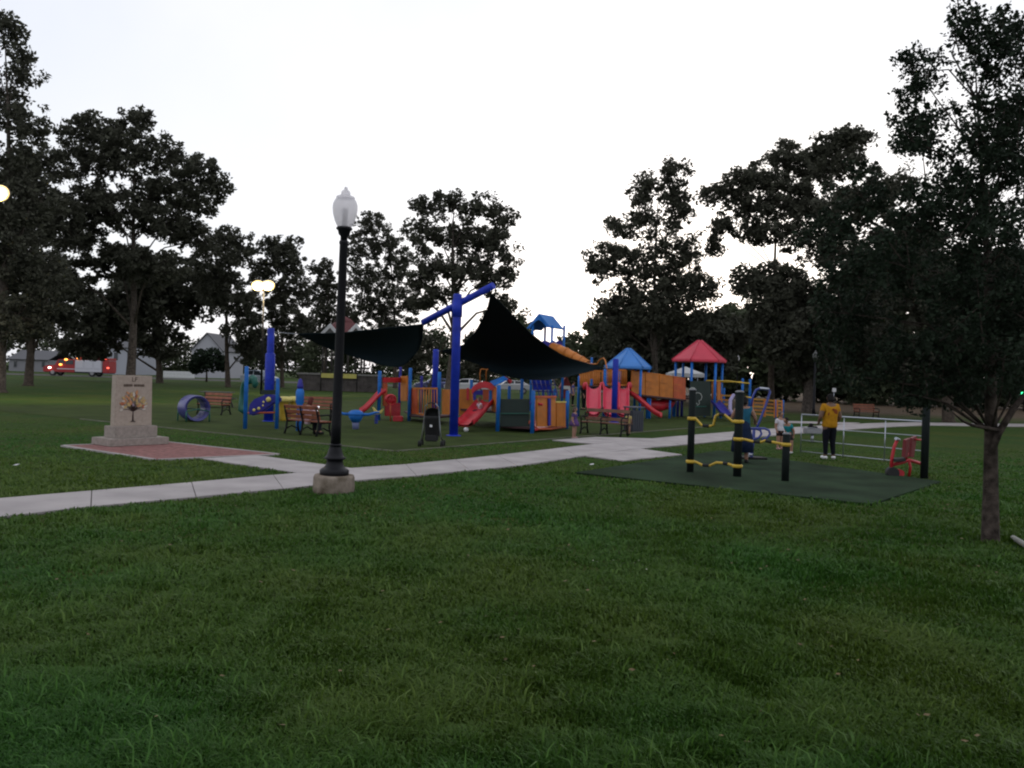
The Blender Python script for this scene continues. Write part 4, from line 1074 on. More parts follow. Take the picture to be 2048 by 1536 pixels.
def person(label, loc, h, yaw, top, bottom, hair, skin=None, joints=None, sleeves='short', skirt=None, trousers='long', shoes=None, long_hair=0.0, wide=1.0, lean=0.0, child=False, no_feet=False):
    """joints override normalised joint positions (x right, -y front, z up, 1 = height)"""
    skin = skin or M_skin
    hd = 0.072 if child else 0.060                     # head half-height
    J = dict(pelvis=(0, 0, .53), spine=(0, 0.005, .63), chest=(0, 0, .74), neck=(0, 0, 1 - hd * 2.55), head=(0, -0.01, 1 - hd * 1.05),
             shL=(-.105, 0, .80), elL=(-.135, .015, .63), wrL=(-.14, -.04, .50), shR=(.105, 0, .80), elR=(.135, .015, .63), wrR=(.14, -.04, .50),
             hipL=(-.05, 0, .50), knL=(-.055, -.005, .28), anL=(-.058, .01, .05), toL=(-.066, -.085, .022), hipR=(.05, 0, .50), knR=(.055, -.005, .28), anR=(.058, .01, .05), toR=(.066, -.085, .022))
    if child:
        for k in ('shL', 'shR', 'chest', 'elL', 'elR'): J[k] = (J[k][0], J[k][1], J[k][2] - 0.035)
    if joints: J.update(joints)
    sk = h
    V = {k: Vector(v) for k, v in J.items()}
    if lean:
        piv = V['pelvis'].copy()
        for k in ('spine', 'chest', 'neck', 'head', 'shL', 'shR', 'elL', 'elR', 'wrL', 'wrR'):
            V[k] = piv + Matrix.Rotation(lean, 3, 'X') @ (V[k] - piv)
    t = thing('person', label, 'person')
    names = list(V)
    ed = [('pelvis', 'spine'), ('spine', 'chest'), ('chest', 'neck'), ('neck', 'head'), ('chest', 'shL'), ('shL', 'elL'), ('elL', 'wrL'), ('chest', 'shR'), ('shR', 'elR'), ('elR', 'wrR'), ('pelvis', 'hipL'), ('hipL', 'knL'), ('knL', 'anL'), ('anL', 'toL'), ('pelvis', 'hipR'), ('hipR', 'knR'), ('knR', 'anR'), ('anR', 'toR')]
    R = dict(pelvis=(.088, .066), spine=(.078, .056), chest=(.088, .062), neck=(.032, .032), head=(.03, .03), shL=(.044, .044), shR=(.044, .044), elL=(.030, .030), elR=(.030, .030), wrL=(.020, .020), wrR=(.020, .020), hipL=(.058, .058), hipR=(.058, .058), knL=(.042, .042), knR=(.042, .042), anL=(.028, .028), anR=(.028, .028), toL=(.024, .02), toR=(.024, .02))
    if child:
        for k in R: R[k] = (R[k][0] * 1.12, R[k][1] * 1.12)
    for k in ('pelvis', 'spine', 'chest', 'shL', 'shR', 'hipL', 'hipR'): R[k] = (R[k][0] * wide, R[k][1] * wide)
    idx = {n: i for i, n in enumerate(names)}
    me = skin_mesh('body', [tuple(V[n] * sk) for n in names], [(idx[a], idx[b]) for a, b in ed], [(R[n][0] * sk, R[n][1] * sk) for n in names], idx['pelvis'])
    bm = bmesh.new(); bm.from_mesh(me)
    # head, face and hands grown onto the body mesh
    ex = MB(); hc = V['head'] * sk; r = hd * sk
    ex.ball(hc, (r * 0.80, r * 0.95, r * 1.05), 14, 10)
    ex.ball(hc + Vector((0, -r * 0.97, -r * 0.08)), (r * 0.13, r * 0.20, r * 0.2), 8, 6)
    ex.ball(hc + Vector((0, -r * 0.86, -r * 0.48)), (r * 0.28, r * 0.08, r * 0.06), 8, 6)
    for s in (-1, 1):
        ex.ball(hc + Vector((s * r * 0.82, 0.0, -r * 0.05)), (r * 0.10, r * 0.18, r * 0.25), 8, 6)
        ex.ball(hc + Vector((s * r * 0.32, -r * 0.88, r * 0.08)), (r * 0.13, r * 0.08, r * 0.08), 8, 6)
    for s, w, e in ((-1, 'wrL', 'elL'), (1, 'wrR', 'elR')):
        d = (V[w] - V[e]).normalized(); sd = d.cross(Vector((0, 1, 0))).normalized() if abs(d.y) < 0.9 else d.cross(Vector((0, 0, 1))).normalized()
        nrm = d.cross(sd); p0 = V[w] * sk
        ex.ball(p0 + d * 0.028 * sk, (0.022 * sk, 0.013 * sk, 0.03 * sk), 8, 6, Matrix((sd, nrm, d)).transposed())
        for k, (o_, ln) in enumerate(((-.017, .034), (-.006, .040), (.006, .038), (.016, .030))):
            q = p0 + d * 0.045 * sk + sd * o_ * sk
            ex.tube([q, q + d * ln * 0.55 * sk + nrm * 0.004 * sk, q + d * ln * 0.95 * sk + nrm * 0.014 * sk], [0.0058 * sk, 0.0054 * sk, 0.004 * sk], 6)
        q = p0 + d * 0.018 * sk + sd * (-.018) * sk
        ex.tube([q, q - sd * 0.016 * sk + d * 0.014 * sk, q - sd * 0.018 * sk + d * 0.03 * sk], [0.007 * sk, 0.006 * sk, 0.0045 * sk], 6)
    m2 = bpy.data.meshes.new('x'); m2.from_pydata([tuple(v) for v in ex.v], [], ex.f); m2.polygons.foreach_set('use_smooth', [True] * len(ex.f))
    bm.from_mesh(m2); bm.to_mesh(me); bm.free(); bpy.data.meshes.remove(m2)
    me.materials.clear(); me.materials.append(skin)
    body = bpy.data.objects.new('body', me); COL.objects.link(body); body.parent = t
    def garment(name, material, ns, es, grow, over=None):
        ii = {n: i for i, n in enumerate(ns)}
        pos = {n: V[n] for n in ns if n in V}
        if over: pos.update(over)
        g = skin_mesh(name, [tuple(pos[n] * sk) for n in ns], [(ii[a], ii[b]) for a, b in es], [(R[n.split('_')[0]][0] * (grow if n != 'pelvis' or name == 'shirt' else grow * 0.86) * sk, R[n.split('_')[0]][1] * grow * sk) for n in ns], 0)
        g.materials.clear(); g.materials.append(material)
        o_ = bpy.data.objects.new(name, g); COL.objects.link(o_); o_.parent = t; return o_
    over = {}
    ns = ['chest', 'spine', 'pelvis', 'shL', 'shR', 'elL_m', 'elR_m', 'pelvis_b']
    f = {'short': 0.62, 'long': 1.0, 'none': 0.12}[sleeves]
    over['elL_m'] = V['shL'].lerp(V['elL'], f); over['elR_m'] = V['shR'].lerp(V['elR'], f); over['pelvis_b'] = V['pelvis'] + Vector((0, 0, -0.065 if trousers else -0.03))
    es = [('chest', 'spine'), ('spine', 'pelvis'), ('pelvis', 'pelvis_b'), ('chest', 'shL'), ('chest', 'shR'), ('shL', 'elL_m'), ('shR', 'elR_m')]
    if sleeves == 'long':
        ns += ['wrL_m', 'wrR_m']; over['wrL_m'] = V['elL'].lerp(V['wrL'], 0.9); over['wrR_m'] = V['elR'].lerp(V['wrR'], 0.9); es += [('elL_m', 'wrL_m'), ('elR_m', 'wrR_m')]
    garment('shirt', top, ns, es, 1.16, over)
    if trousers:
        u = 1.0 if trousers == 'long' else 0.8
        ns = ['pelvis', 'spine_w', 'hipL', 'hipR', 'knL', 'knR']; es = [('pelvis', 'spine_w'), ('pelvis', 'hipL'), ('pelvis', 'hipR'), ('hipL', 'knL'), ('hipR', 'knR')]; ov = {'spine_w': V['pelvis'].lerp(V['spine'], 0.7)}
        if trousers == 'long':
            ns += ['anL', 'anR']; es += [('knL', 'anL'), ('knR', 'anR')]
        else:
            ov['knL'] = V['hipL'].lerp(V['knL'], 0.85); ov['knR'] = V['hipR'].lerp(V['knR'], 0.85)
        garment('trousers', bottom, ns, es, 1.10, ov)
    if skirt:
        m = MB(); c = V['spine'] * sk; z1 = V['spine'].z * sk; z0 = skirt * sk
        prof = [(0.10 * sk, z0 + 0), (0.165 * sk, z0 + 0.001), (0.15 * sk, z0 + (z1 - z0) * .4), (0.11 * sk, z0 + (z1 - z0) * .75), (0.088 * sk, z1)]
        m.lathe((c.x, c.y, 0), prof, 24, 0.05, 9)
        o_ = m.build('skirt', bottom); o_.parent = t
    # hair
    m = MB(); m.ball(hc + Vector((0, r * 0.10, r * 0.12)), (r * 0.90, r * 0.98, r * 1.04), 16, 10)
    if long_hair:
        m.tube([hc + Vector((0, r * 0.3, r * 0.3)), hc + Vector((0, r * 0.55, -r * 0.6)), hc + Vector((0, r * 0.7, -r * 0.6 - long_hair * sk * 0.5)), hc + Vector((0, r * 0.75, -r * 0.6 - long_hair * sk))], [r * 0.8, r * 0.82, r * 0.8, r * 0.3], 12)
    o_ = m.build('hair', hair); o_.parent = t
    if not no_feet:
        for a, b in (('anL', 'toL'), ('anR', 'toR')):
            m = MB(); A, B = V[a] * sk, V[b] * sk; d = (B - A); d.z = 0; d.normalize()
            c = Vector((A.x, A.y, 0.0)) + d * 0.035 * sk
            m.ball(c + Vector((0, 0, 0.026 * sk + max(0, V[a].z - 0.05) * sk)), (0.034 * sk, 0.085 * sk, 0.030 * sk), 12, 8, Matrix.Rotation(math.atan2(d.y, d.x) + math.pi / 2, 3, 'Z'))
            o_ = m.build('shoe', shoes or M_iron); o_.parent = t
    place(t, loc, yaw)
    return t
C = lambda n, c: mat(n, c, 0.9, 0.15, 12, spec=0.1)
DEG = math.radians
gz = Vector((0, 0, 0.037))
yp = person('person in yellow shirt and dark trousers standing with back turned by the railing', G(1657, 921) + gz, 1.66, DEG(180 + 8), C('shirt_yellow', (0.38, 0.18, 0.012)), C('trousers_navy', (0.008, 0.009, 0.014)), M_hair, M_skind, wide=1.28, shoes=M_white, long_hair=0.02,
       joints=dict(elL=(-.165, .01, .63), wrL=(-.13, -.10, .55), elR=(.165, .01, .63), wrR=(.13, -.10, .55), anL=(-.075, .0, .05), toL=(-.12, -.07, .022), anR=(.06, .01, .05)))
for (x, z, rx, rz) in ((-0.075, 1.20, 0.075, 0.085), (0.085, 1.16, 0.05, 0.06), (0.0, 0.90, 0.028, 0.03), (-0.02, 1.27, 0.04, 0.03)):
    m = MB(); m.ball((x, 0.128 - abs(x) * 0.22, z), (rx, 0.018, rz), 12, 8); o_ = m.build('back_print', mat('print_brown', (0.20, 0.055, 0.02), 0.9, spec=0.1)); o_.parent = yp
person('woman in navy dress holding the yellow bars behind the tall fitness post', G(1484, 928) + gz, 1.56, DEG(160), C('dress_teal', (0.02, 0.10, 0.16)), C('dress_navy', (0.010, 0.018, 0.045)), M_hair, M_skin, sleeves='none', skirt=0.16, trousers=None, wide=1.15, long_hair=0.03,
       joints=dict(elL=(-.17, -.06, .66), wrL=(-.16, -.17, .60), elR=(.17, -.05, .66), wrR=(.13, -.17, .72)))
person('child in white shirt and dark shorts standing on the far side of the blue stepper', G(1559, 899), 1.12, DEG(20), C('shirt_white', (0.55, 0.52, 0.58)), C('shorts_dark', (0.02, 0.012, 0.014)), M_hairb, M_skin, trousers='short', child=True, shoes=C('shoe_pink', (0.4, 0.25, 0.25)))
person('small child in teal shirt bending forward behind the short fitness post', G(1579, 909) + gz, 1.02, DEG(-60), C('shirt_teal', (0.02, 0.22, 0.26)), C('shorts_grey', (0.03, 0.03, 0.035)), M_hair, M_skin, trousers='short', child=True, lean=0.45, shoes=M_white)
person('girl in purple dress and pink leggings standing at the paving edge', G(1148, 877), 1.0, DEG(60), C('dress_purple', (0.07, 0.045, 0.14)), C('dress_purple2', (0.09, 0.05, 0.15)), M_hairb, M_skin, trousers=None, skirt=0.40, child=True, long_hair=0.06, shoes=C('shoe_pink', (0.4, 0.25, 0.25)))
person('toddler in yellow shirt and tan shorts reaching towards the litter bin', G(1256, 869), 0.80, DEG(150), C('shirt_pale_yellow', (0.42, 0.33, 0.12)), C('shorts_tan', (0.16, 0.10, 0.08)), M_hairb, M_skin, trousers='short', child=True, joints=dict(elR=(.16, -.06, .62), wrR=(.17, -.16, .54)))
person('adult in blue shirt standing behind the girl in purple', G(1145, 813), 1.72, DEG(90), C('shirt_blue', (0.05, 0.06, 0.2)), C('trousers_black', (0.008, 0.008, 0.010)), M_hair, M_skin, wide=1.15)
person('adult in black leaning beside the triple red slide', G(1167, 820), 1.72, DEG(-70), C('shirt_black', (0.010, 0.010, 0.012)), C('trousers_black', (0.008, 0.008, 0.010)), M_hairr, M_skin, sleeves='long', lean=0.2, wide=1.1, long_hair=0.04)
# seated woman on the bench, phone in hand
pb = Vector(bp.location) ; yb = bp.rotation_euler.z
sit = dict(pelvis=(0, .04, .26), spine=(0, .05, .36), chest=(0, .03, .48), neck=(0, .01, .60), head=(0, -.04, .68), shL=(-.10, .02, .53), elL=(-.13, -.03, .38), wrL=(-.06, -.15, .42), shR=(.10, .02, .53), elR=(.13, -.03, .38), wrR=(.05, -.17, .44),
           hipL=(-.055, .02, .265), knL=(-.065, -.22, .27), anL=(-.065, -.21, .05), toL=(-.07, -.30, .022), hipR=(.055, .02, .265), knR=(.065, -.22, .27), anR=(.065, -.19, .05), toR=(.07, -.28, .022))
off = Matrix.Rotation(yb, 3, 'Z') @ Vector((-0.06, -0.02, 0.018))
wm = person('person with long auburn hair in pale pink top sitting on the bench', pb + off, 1.48, yb, C('top_pink', (0.50, 0.36, 0.42)), C('jeans_dark', (0.02, 0.02, 0.035)), M_hairr, M_skin, joints=sit, long_hair=0.10)
hp = pb + off + Matrix.Rotation(yb, 3, 'Z') @ Vector((-0.02, -0.28, 0.76))
m = MB(); m.box(hp, (0.075, 0.012, 0.15), M=Matrix.Rotation(yb, 3, 'Z') @ Matrix.Rotation(0.5, 3, 'X')); ph = m.build('phone', mat('phone_screen', (0.6, 0.6, 0.65), 0.3, emit=((0.9, 0.9, 1.0), 0.9)))
tag(recentre(ph), 'phone with lit screen held up by the seated person', 'phone')
# child on the slide
sl = P(957, 820, 28.9)
kid = person('small child in white top sliding down the red toddler slide', (sl.x, sl.y, sl.z - 0.14), 0.95, DEG(-60), C('top_lilac', (0.5, 0.42, 0.52)), C('trousers_dark2', (0.03, 0.025, 0.04)), M_hairb, M_skin, child=True, no_feet=True,
             joints=dict(pelvis=(0, .04, .10), spine=(0, .06, .20), chest=(0, .05, .31), neck=(0, .03, .42), head=(0, .01, .52), shL=(-.10, .04, .36), elL=(-.17, -.02, .27), wrL=(-.2, -.10, .24), shR=(.10, .04, .36), elR=(.17, -.02, .27), wrR=(.2, -.10, .24), hipL=(-.055, .02, .10), knL=(-.07, -.20, .13), anL=(-.07, -.38, .03), toL=(-.07, -.40, .10), hipR=(.055, .02, .10), knR=(.07, -.20, .13), anR=(.07, -.38, .03), toR=(.07, -.40, .10)))
# ------------------------------------------------------------------ trees
def leaf_material(name, col, transl=0.25):
    m = bpy.data.materials.new(name); m.use_nodes = True; nt = m.node_tree
    b = nt.nodes['Principled BSDF']; b.inputs['Roughness'].default_value = 0.75; b.inputs['Specular IOR Level'].default_value = 0.15
    at = nt.nodes.new('ShaderNodeAttribute'); at.attribute_name = 'rnd'
    rp = nt.nodes.new('ShaderNodeValToRGB')
    rp.color_ramp.elements[0].color = (*(c * 0.6 for c in col), 1); rp.color_ramp.elements[1].color = (*(c * 1.5 for c in col), 1)
    nt.links.new(at.outputs['Fac'], rp.inputs['Fac']); nt.links.new(rp.outputs[0], b.inputs['Base Color'])
    tr = nt.nodes.new('ShaderNodeBsdfTranslucent'); nt.links.new(rp.outputs[0], tr.inputs['Color'])
    mx = nt.nodes.new('ShaderNodeMixShader'); mx.inputs[0].default_value = transl
    nt.links.new(b.outputs[0], mx.inputs[1]); nt.links.new(tr.outputs[0], mx.inputs[2]); nt.links.new(mx.outputs[0], nt.nodes['Material Output'].inputs['Surface'])
    return m
M_leaf = leaf_material('oak_leaves', (0.058, 0.060, 0.044), 0.28)  # lightened to put veiling haze into the leaf colour
M_leaf2 = leaf_material('maple_leaves', (0.019, 0.030, 0.018), 0.2)
M_leaf3 = leaf_material('far_leaves', (0.045, 0.055, 0.030), 0.15)
def leaves_object(name, centres, size, rng, material, parent, org, flat=0.4):
    """one diamond-shaped face per leaf"""
    n = len(centres)
    d = rng.normal(size=(n, 3)); d[:, 2] *= 0.8; d /= np.linalg.norm(d, axis=1)[:, None] + 1e-9
    e = rng.normal(size=(n, 3)); e -= (e * d).sum(1)[:, None] * d; e /= np.linalg.norm(e, axis=1)[:, None] + 1e-9
    s = size * np.clip(rng.lognormal(-0.06, 0.36, size=(n, 1)), 0.45, 2.0)
    v = np.empty((n, 4, 3)); c = centres - np.array(org)[None]
    v[:, 0] = c - d * s; v[:, 1] = c + e * s * 0.55 - d * s * 0.1; v[:, 2] = c + d * s; v[:, 3] = c - e * s * 0.55 - d * s * 0.1
    me = bpy.data.meshes.new(name)
    me.vertices.add(n * 4); me.vertices.foreach_set('co', v.astype('f').ravel())
    me.loops.add(n * 4); me.loops.foreach_set('vertex_index', np.arange(n * 4, dtype='i'))
    me.polygons.add(n); me.polygons.foreach_set('loop_start', np.arange(0, n * 4, 4, dtype='i'))
    me.polygons.foreach_set('loop_total', np.full(n, 4, 'i'))
    at = me.attributes.new('rnd', 'FLOAT', 'FACE'); at.data.foreach_set('value', rng.random(n).astype('f'))
    me.update(); me.validate()
    me.materials.append(material)
    o = bpy.data.objects.new(name, me); COL.objects.link(o)
    if parent: o.parent = parent
    return o
def tree(name, label, base_px, Y, blobs, trunk_r, seed, leaf=0.118, per=54, dens=1.0, material=None, bark=None, group=None, fork=None, lean=0.0, cl=0.5, boughs=True, bk=0.38, imin=1, spread=0.0, shoots=0):
    """blobs: crown masses (px, py, rx, ry[, dY]) measured on the photograph, turned into ellipsoids about the trunk"""
    rng = np.random.default_rng(seed); rr = random.Random(seed)
    b = P(base_px, 753 + (base_px - 1024) * 0.03 + FPX * CAM_H / Y, Y); b = Vector((b.x, Y, 0))
    t = thing(name, label, 'tree', b, group)
    s = Y / FPX
    ell = []
    for q in blobs:
        c = P(q[0], q[1], Y); dY = q[4] * s if len(q) > 4 else rr.uniform(-1, 1) * (q[2] * 0.45 + spread) * s
        ell.append((Vector((c.x, Y + dY, c.z)), q[2] * s, q[3] * s))
    ztop = max(c.z - rz * 0.2 for c, rx, rz in ell)
    tx = sum(c.x for c, _, _ in ell if c.z > ztop * 0.5) / max(1, sum(1 for c, _, _ in ell if c.z > ztop * 0.5))
    top = Vector((b.x + (tx - b.x) * 0.6, Y, ztop))
    N = 9; tp = []
    for i in range(N + 1):
        u = i / N; p = b.lerp(top, u); p.x += math.sin(u * 5 + seed) * 0.12 * trunk_r * 4; p.y += math.cos(u * 4 + seed) * 0.1 * trunk_r * 4
        if i == 0: p.z = -0.1
        tp.append(p)
    rad = [trunk_r * (1.6 if i == 0 else max(0.03, 1 - 0.97 * (i / N) ** 0.8)) for i in range(N + 1)]
    mt = MB(); mt.tube([tp[0], tp[0].lerp(tp[1], 0.12), *tp[1:]], [rad[0], trunk_r * 1.02, *rad[1:]], 12)
    tips = []; cent = []
    for (c, rx, rz) in ell:
        # bough from the trunk into this mass
        zt = max(0.25 * c.z, c.z - rx * 0.9 - rz * 0.4)
        i = min(N - 1, max(imin, int(zt / max(ztop, 0.1) * N))); st = tp[i]
        mid = st.lerp(c, 0.5) + Vector((rr.uniform(-.3, .3), rr.uniform(-.3, .3), 0.12 * (c - st).length))
        br = max(0.012, rad[i] * bk)
        if boughs:
            mt.tube([st, mid, c], [br, br * 0.7, br * 0.35], 7)
        vol = rx * rx * rz
        ncl = max(4, int(dens * 7.3 * (vol ** 0.62) / (cl ** 1.3)))
        for k in range(ncl):
            d = rng.normal(size=3); d /= np.linalg.norm(d); r_ = rng.random() ** 0.42
            p = Vector((c.x + d[0] * rx * r_, c.y + d[1] * rx * r_, c.z + d[2] * rz * r_))
            if p.z < 0.4: continue
            if boughs and k % 3 == 0:
                mm = c.lerp(p, 0.55) + Vector((0, 0, 0.1 * rx)); mt.tube([c, mm, p], [br * 0.32, br * 0.2, 0.012], 5, cap=False)
            cr = cl * rr.uniform(0.55, 1.25)
            n = int(per * rr.uniform(0.6, 1.3) * (cr / cl) ** 1.5)
            g = rng.normal(size=(n, 3)); g *= (rng.random((n, 1)) ** 0.4) / (np.linalg.norm(g, axis=1)[:, None] + 1e-9)
            g *= np.array([cr, cr, cr * 0.85]); cent.append(np.array(p)[None] + g)
        for k in range(shoots):
            d = Vector((rng.normal() * 0.45, rng.normal() * 0.45, 1.0)).normalized(); Ls = rx * rr.uniform(1.0, 1.8)
            st2 = c + Vector((rng.uniform(-.7, .7) * rx, rng.uniform(-.7, .7) * rx, 0)); en = st2 + d * Ls
            mt.tube([st2, st2.lerp(en, 0.5) + Vector((0, 0, 0.02)), en], [0.008, 0.006, 0.003], 5, cap=False)
            n = int(150 * Ls / 0.7); uu = rng.random((n, 1)) ** 0.8
            cent.append(np.array(st2)[None] * (1 - uu) + np.array(en)[None] * uu + rng.normal(size=(n, 3)) * (0.085 * (1.15 - uu)))
    mt.build('trunk', bark or M_bark, t)
    C_ = np.concatenate(cent)
    leaves_object('crown', C_, leaf, rng, material or M_leaf, t, b)
    return t, len(C_)
NL = 0
def T(*a, **k):
    global NL
    t, n = tree(*a, **k); NL += n; return t
GB = 'tall trees around the park'
# left edge oak
T('oak_tree', 'tall oak with pale trunk beside the left floodlight', 2, 50, [(20, 60, 30, 45), (45, 140, 35, 50), (-20, 190, 55, 60), (55, 250, 40, 55), (-40, 90, 50, 70), (10, 330, 60, 50), (-80, 300, 80, 90), (60, 400, 60, 60), (20, 500, 90, 70), (70, 570, 60, 60), (-60, 450, 90, 90), (40, 640, 70, 50)], 0.42, 11, leaf=0.118, bark=M_barkg, group=GB, dens=1.1)
T('oak_tree', 'dense dark tree hanging low behind the tall pale trunk', 57, 66, [(85, 330, 50, 45), (40, 420, 70, 70), (110, 440, 50, 70), (60, 540, 90, 70), (120, 570, 60, 60), (40, 640, 70, 44), (105, 640, 50, 36), (30, 360, 50, 60)], 0.35, 12, leaf=0.148, group=GB, dens=1.1)
# big spreading tree behind the monument
shade_src = T('oak_tree', 'broad spreading oak rising behind the stone monument', 256, 72, [(275, 245, 34, 30), (150, 262, 40, 30), (205, 260, 50, 35), (170, 320, 60, 45), (255, 310, 55, 50), (330, 310, 48, 35), (395, 345, 50, 32), (440, 370, 30, 30), (310, 380, 75, 45), (400, 400, 50, 35), (180, 400, 60, 45), (240, 430, 80, 45), (340, 450, 70, 40), (155, 470, 50, 40), (390, 480, 40, 35), (230, 520, 80, 40), (320, 540, 70, 40), (150, 560, 50, 45)], 0.43, 13, leaf=0.148, cl=0.5, bark=M_barkg, group=GB, dens=0.95)
T('oak_tree', 'dark low-branched tree beside the white house', 316, 92, [(300, 600, 80, 60), (350, 560, 60, 60), (250, 620, 70, 55), (360, 620, 40, 40), (320, 680, 50, 35), (200, 640, 60, 50), (160, 690, 70, 25), (410, 590, 40, 50)], 0.4, 14, leaf=0.25, cl=0.8, group=GB)
T('oak_tree', 'feathery tree with pale crown left of the lit floodlights', 455, 82, [(450, 480, 38, 30), (440, 530, 50, 45), (490, 500, 24, 42), (460, 590, 60, 45), (420, 560, 40, 40), (490, 650, 44, 40), (495, 700, 40, 30)], 0.28, 15, leaf=0.148, cl=0.5, group=GB, dens=0.9)
T('oak_tree', 'tree with rounded top behind the lit floodlights', 566, 88, [(548, 490, 30, 26), (570, 520, 40, 30), (525, 540, 30, 30), (580, 570, 40, 35), (545, 610, 50, 40), (590, 640, 45, 40), (540, 690, 60, 35), (585, 500, 20, 30)], 0.24, 16, leaf=0.148, cl=0.5, group=GB, dens=0.95)
T('oak_tree', 'thin sparse tree between floodlights and lamp post', 650, 112, [(640, 535, 28, 26), (660, 570, 36, 30), (625, 590, 34, 34), (660, 620, 40, 30), (640, 660, 45, 30), (690, 640, 30, 40)], 0.22, 17, leaf=0.141, cl=0.46, group=GB, dens=0.8)
T('oak_tree', 'open-branched oak directly behind the lamp post shaft', 792, 104, [(745, 450, 34, 26), (720, 500, 40, 36), (775, 490, 40, 32), (800, 530, 36, 40), (740, 555, 50, 36), (790, 590, 46, 34), (730, 615, 44, 34), (770, 640, 40, 24), (820, 620, 24, 30)], 0.30, 18, leaf=0.133, cl=0.46, group=GB, dens=0.85)
T('oak_tree', 'large oak with thick grey trunk behind the tall sail mast', 897, 60, [(850, 410, 32, 26), (900, 405, 36, 28), (960, 410, 40, 28), (1000, 445, 32, 36), (850, 465, 40, 36), (910, 470, 50, 42), (975, 490, 50, 40), (1020, 520, 26, 30), (870, 530, 44, 32), (930, 545, 52, 34), (985, 560, 44, 36), (840, 560, 34, 28), (890, 590, 34, 18), (1010, 610, 20, 26), (850, 600, 30, 24)], 0.50, 19, leaf=0.126, cl=0.46, bark=M_barkg, group=GB, dens=0.95)
T('small_tree', 'small bushy tree seen between the two shade sails', 850, 75, [(855, 690, 26, 22), (835, 725, 40, 25), (960, 690, 34, 34), (955, 735, 40, 22), (990, 650, 30, 30)], 0.14, 20, leaf=0.148, cl=0.5, group=GB)
# right-hand trees
T('oak_tree', 'open oak with forked upper limbs behind the blue-roofed tower', 1308, 62, [(1345, 345, 33, 28), (1290, 375, 37, 28), (1350, 385, 39, 33), (1290, 425, 35, 33), (1355, 430, 33, 39), (1250, 455, 37, 28), (1210, 510, 41, 33), (1260, 520, 48, 36), (1330, 500, 48, 44), (1380, 500, 26, 39), (1200, 545, 28, 23), (1290, 565, 55, 41), (1360, 565, 55, 44), (1400, 580, 37, 33), (1240, 610, 50, 39), (1210, 650, 37, 44), (1300, 630, 66, 52), (1370, 620, 55, 44)], 0.27, 21, leaf=0.126, cl=0.5, bark=M_barkg, group=GB, dens=1.05)
T('oak_tree', 'dense dark tree filling in behind the two roofed towers', 1340, 74, [(1270, 660, 60, 50), (1340, 670, 70, 50), (1400, 680, 60, 50), (1240, 710, 60, 30), (1310, 720, 80, 30), (1400, 725, 70, 25), (1450, 670, 45, 45)], 0.35, 22, leaf=0.24, cl=0.8, group=GB, dens=1.2)
T('oak_tree', 'broad oak right of the red-roofed tower with reaching left limb', 1545, 62, [(1575, 310, 44, 30), (1625, 330, 50, 44), (1530, 350, 46, 32), (1475, 365, 40, 26), (1430, 390, 34, 20), (1560, 400, 60, 44), (1490, 410, 44, 34), (1440, 450, 30, 22), (1620, 410, 60, 50), (1500, 460, 46, 28), (1560, 470, 56, 34), (1430, 490, 22, 22), (1640, 500, 60, 50), (1680, 320, 50, 50)], 0.28, 23, leaf=0.126, cl=0.44, group=GB, dens=1.1)
T('oak_tree', 'bushy dark tree with low crown above the bare soil', 1620, 58, [(1500, 560, 40, 30), (1560, 560, 60, 46), (1530, 620, 50, 50), (1610, 590, 60, 60), (1600, 660, 80, 50), (1680, 620, 70, 70), (1560, 690, 60, 40), (1660, 710, 80, 36), (1720, 560, 60, 70), (1740, 680, 70, 50), (1620, 745, 50, 22)], 0.40, 24, leaf=0.141, cl=0.5, bark=M_barkg, group=GB, dens=1.3)
T('oak_tree', 'dark tree standing far right behind the slim young tree', 1900, 48, [(1760, 400, 70, 70), (1700, 420, 60, 50), (1650, 300, 40, 34), (1700, 280, 40, 30), (1830, 480, 70, 70), (1900, 560, 80, 70), (1820, 600, 80, 70), (1960, 620, 80, 80), (1890, 690, 90, 50), (2030, 560, 70, 80), (1780, 520, 60, 60), (1990, 710, 80, 50), (1820, 720, 60, 40), (2080, 680, 70, 80)], 0.33, 25, leaf=0.118, cl=0.44, group=GB, dens=1.2)
# young near tree at right
M_mbark = mat('maple_bark', (0.055, 0.044, 0.038), 0.95, 0.6, 9, 1.0, bscale=24, spec=0.1)
mp = T('maple_tree', 'slim young maple with leafy upright crown rising near the right edge', 1988, 10.35, [(1870, 85, 34, 38), (1940, 95, 38, 44), (2020, 90, 36, 54), (1840, 130, 44, 50), (1905, 150, 60, 55), (1990, 160, 60, 60), (1820, 185, 40, 30), (1880, 230, 66, 50), (1960, 250, 80, 60), (2050, 240, 70, 80), (1850, 270, 50, 26), (1930, 330, 80, 50), (2020, 340, 80, 60), (1870, 390, 80, 50), (1960, 420, 90, 60), (2060, 440, 80, 80), (1810, 450, 60, 45), (1900, 500, 100, 55), (1990, 530, 100, 60), (1780, 530, 60, 45), (1840, 590, 90, 55), (1940, 620, 110, 60), (2040, 620, 90, 80), (1770, 620, 60, 50), (1860, 690, 110, 50), (1960, 720, 110, 55), (1790, 720, 70, 45), (1880, 770, 80, 40), (1980, 790, 80, 40), (2060, 760, 80, 60), (1820, 790, 50, 25), (1790, 300, 50, 36), (1745, 370, 60, 46), (1710, 450, 60, 50), (1720, 540, 70, 50), (1690, 620, 60, 50), (1735, 690, 70, 46), (1710, 750, 60, 36), (1660, 560, 40, 40), (2090, 300, 70, 90), (2090, 560, 70, 90)], 0.105, 31, leaf=0.026, cl=0.15, per=72, dens=1.25, material=M_leaf2, bark=M_mbark, bk=0.22, imin=2, spread=90, shoots=3)
lb = G(1988, 1088)
m = MB(); Yt = lb.y
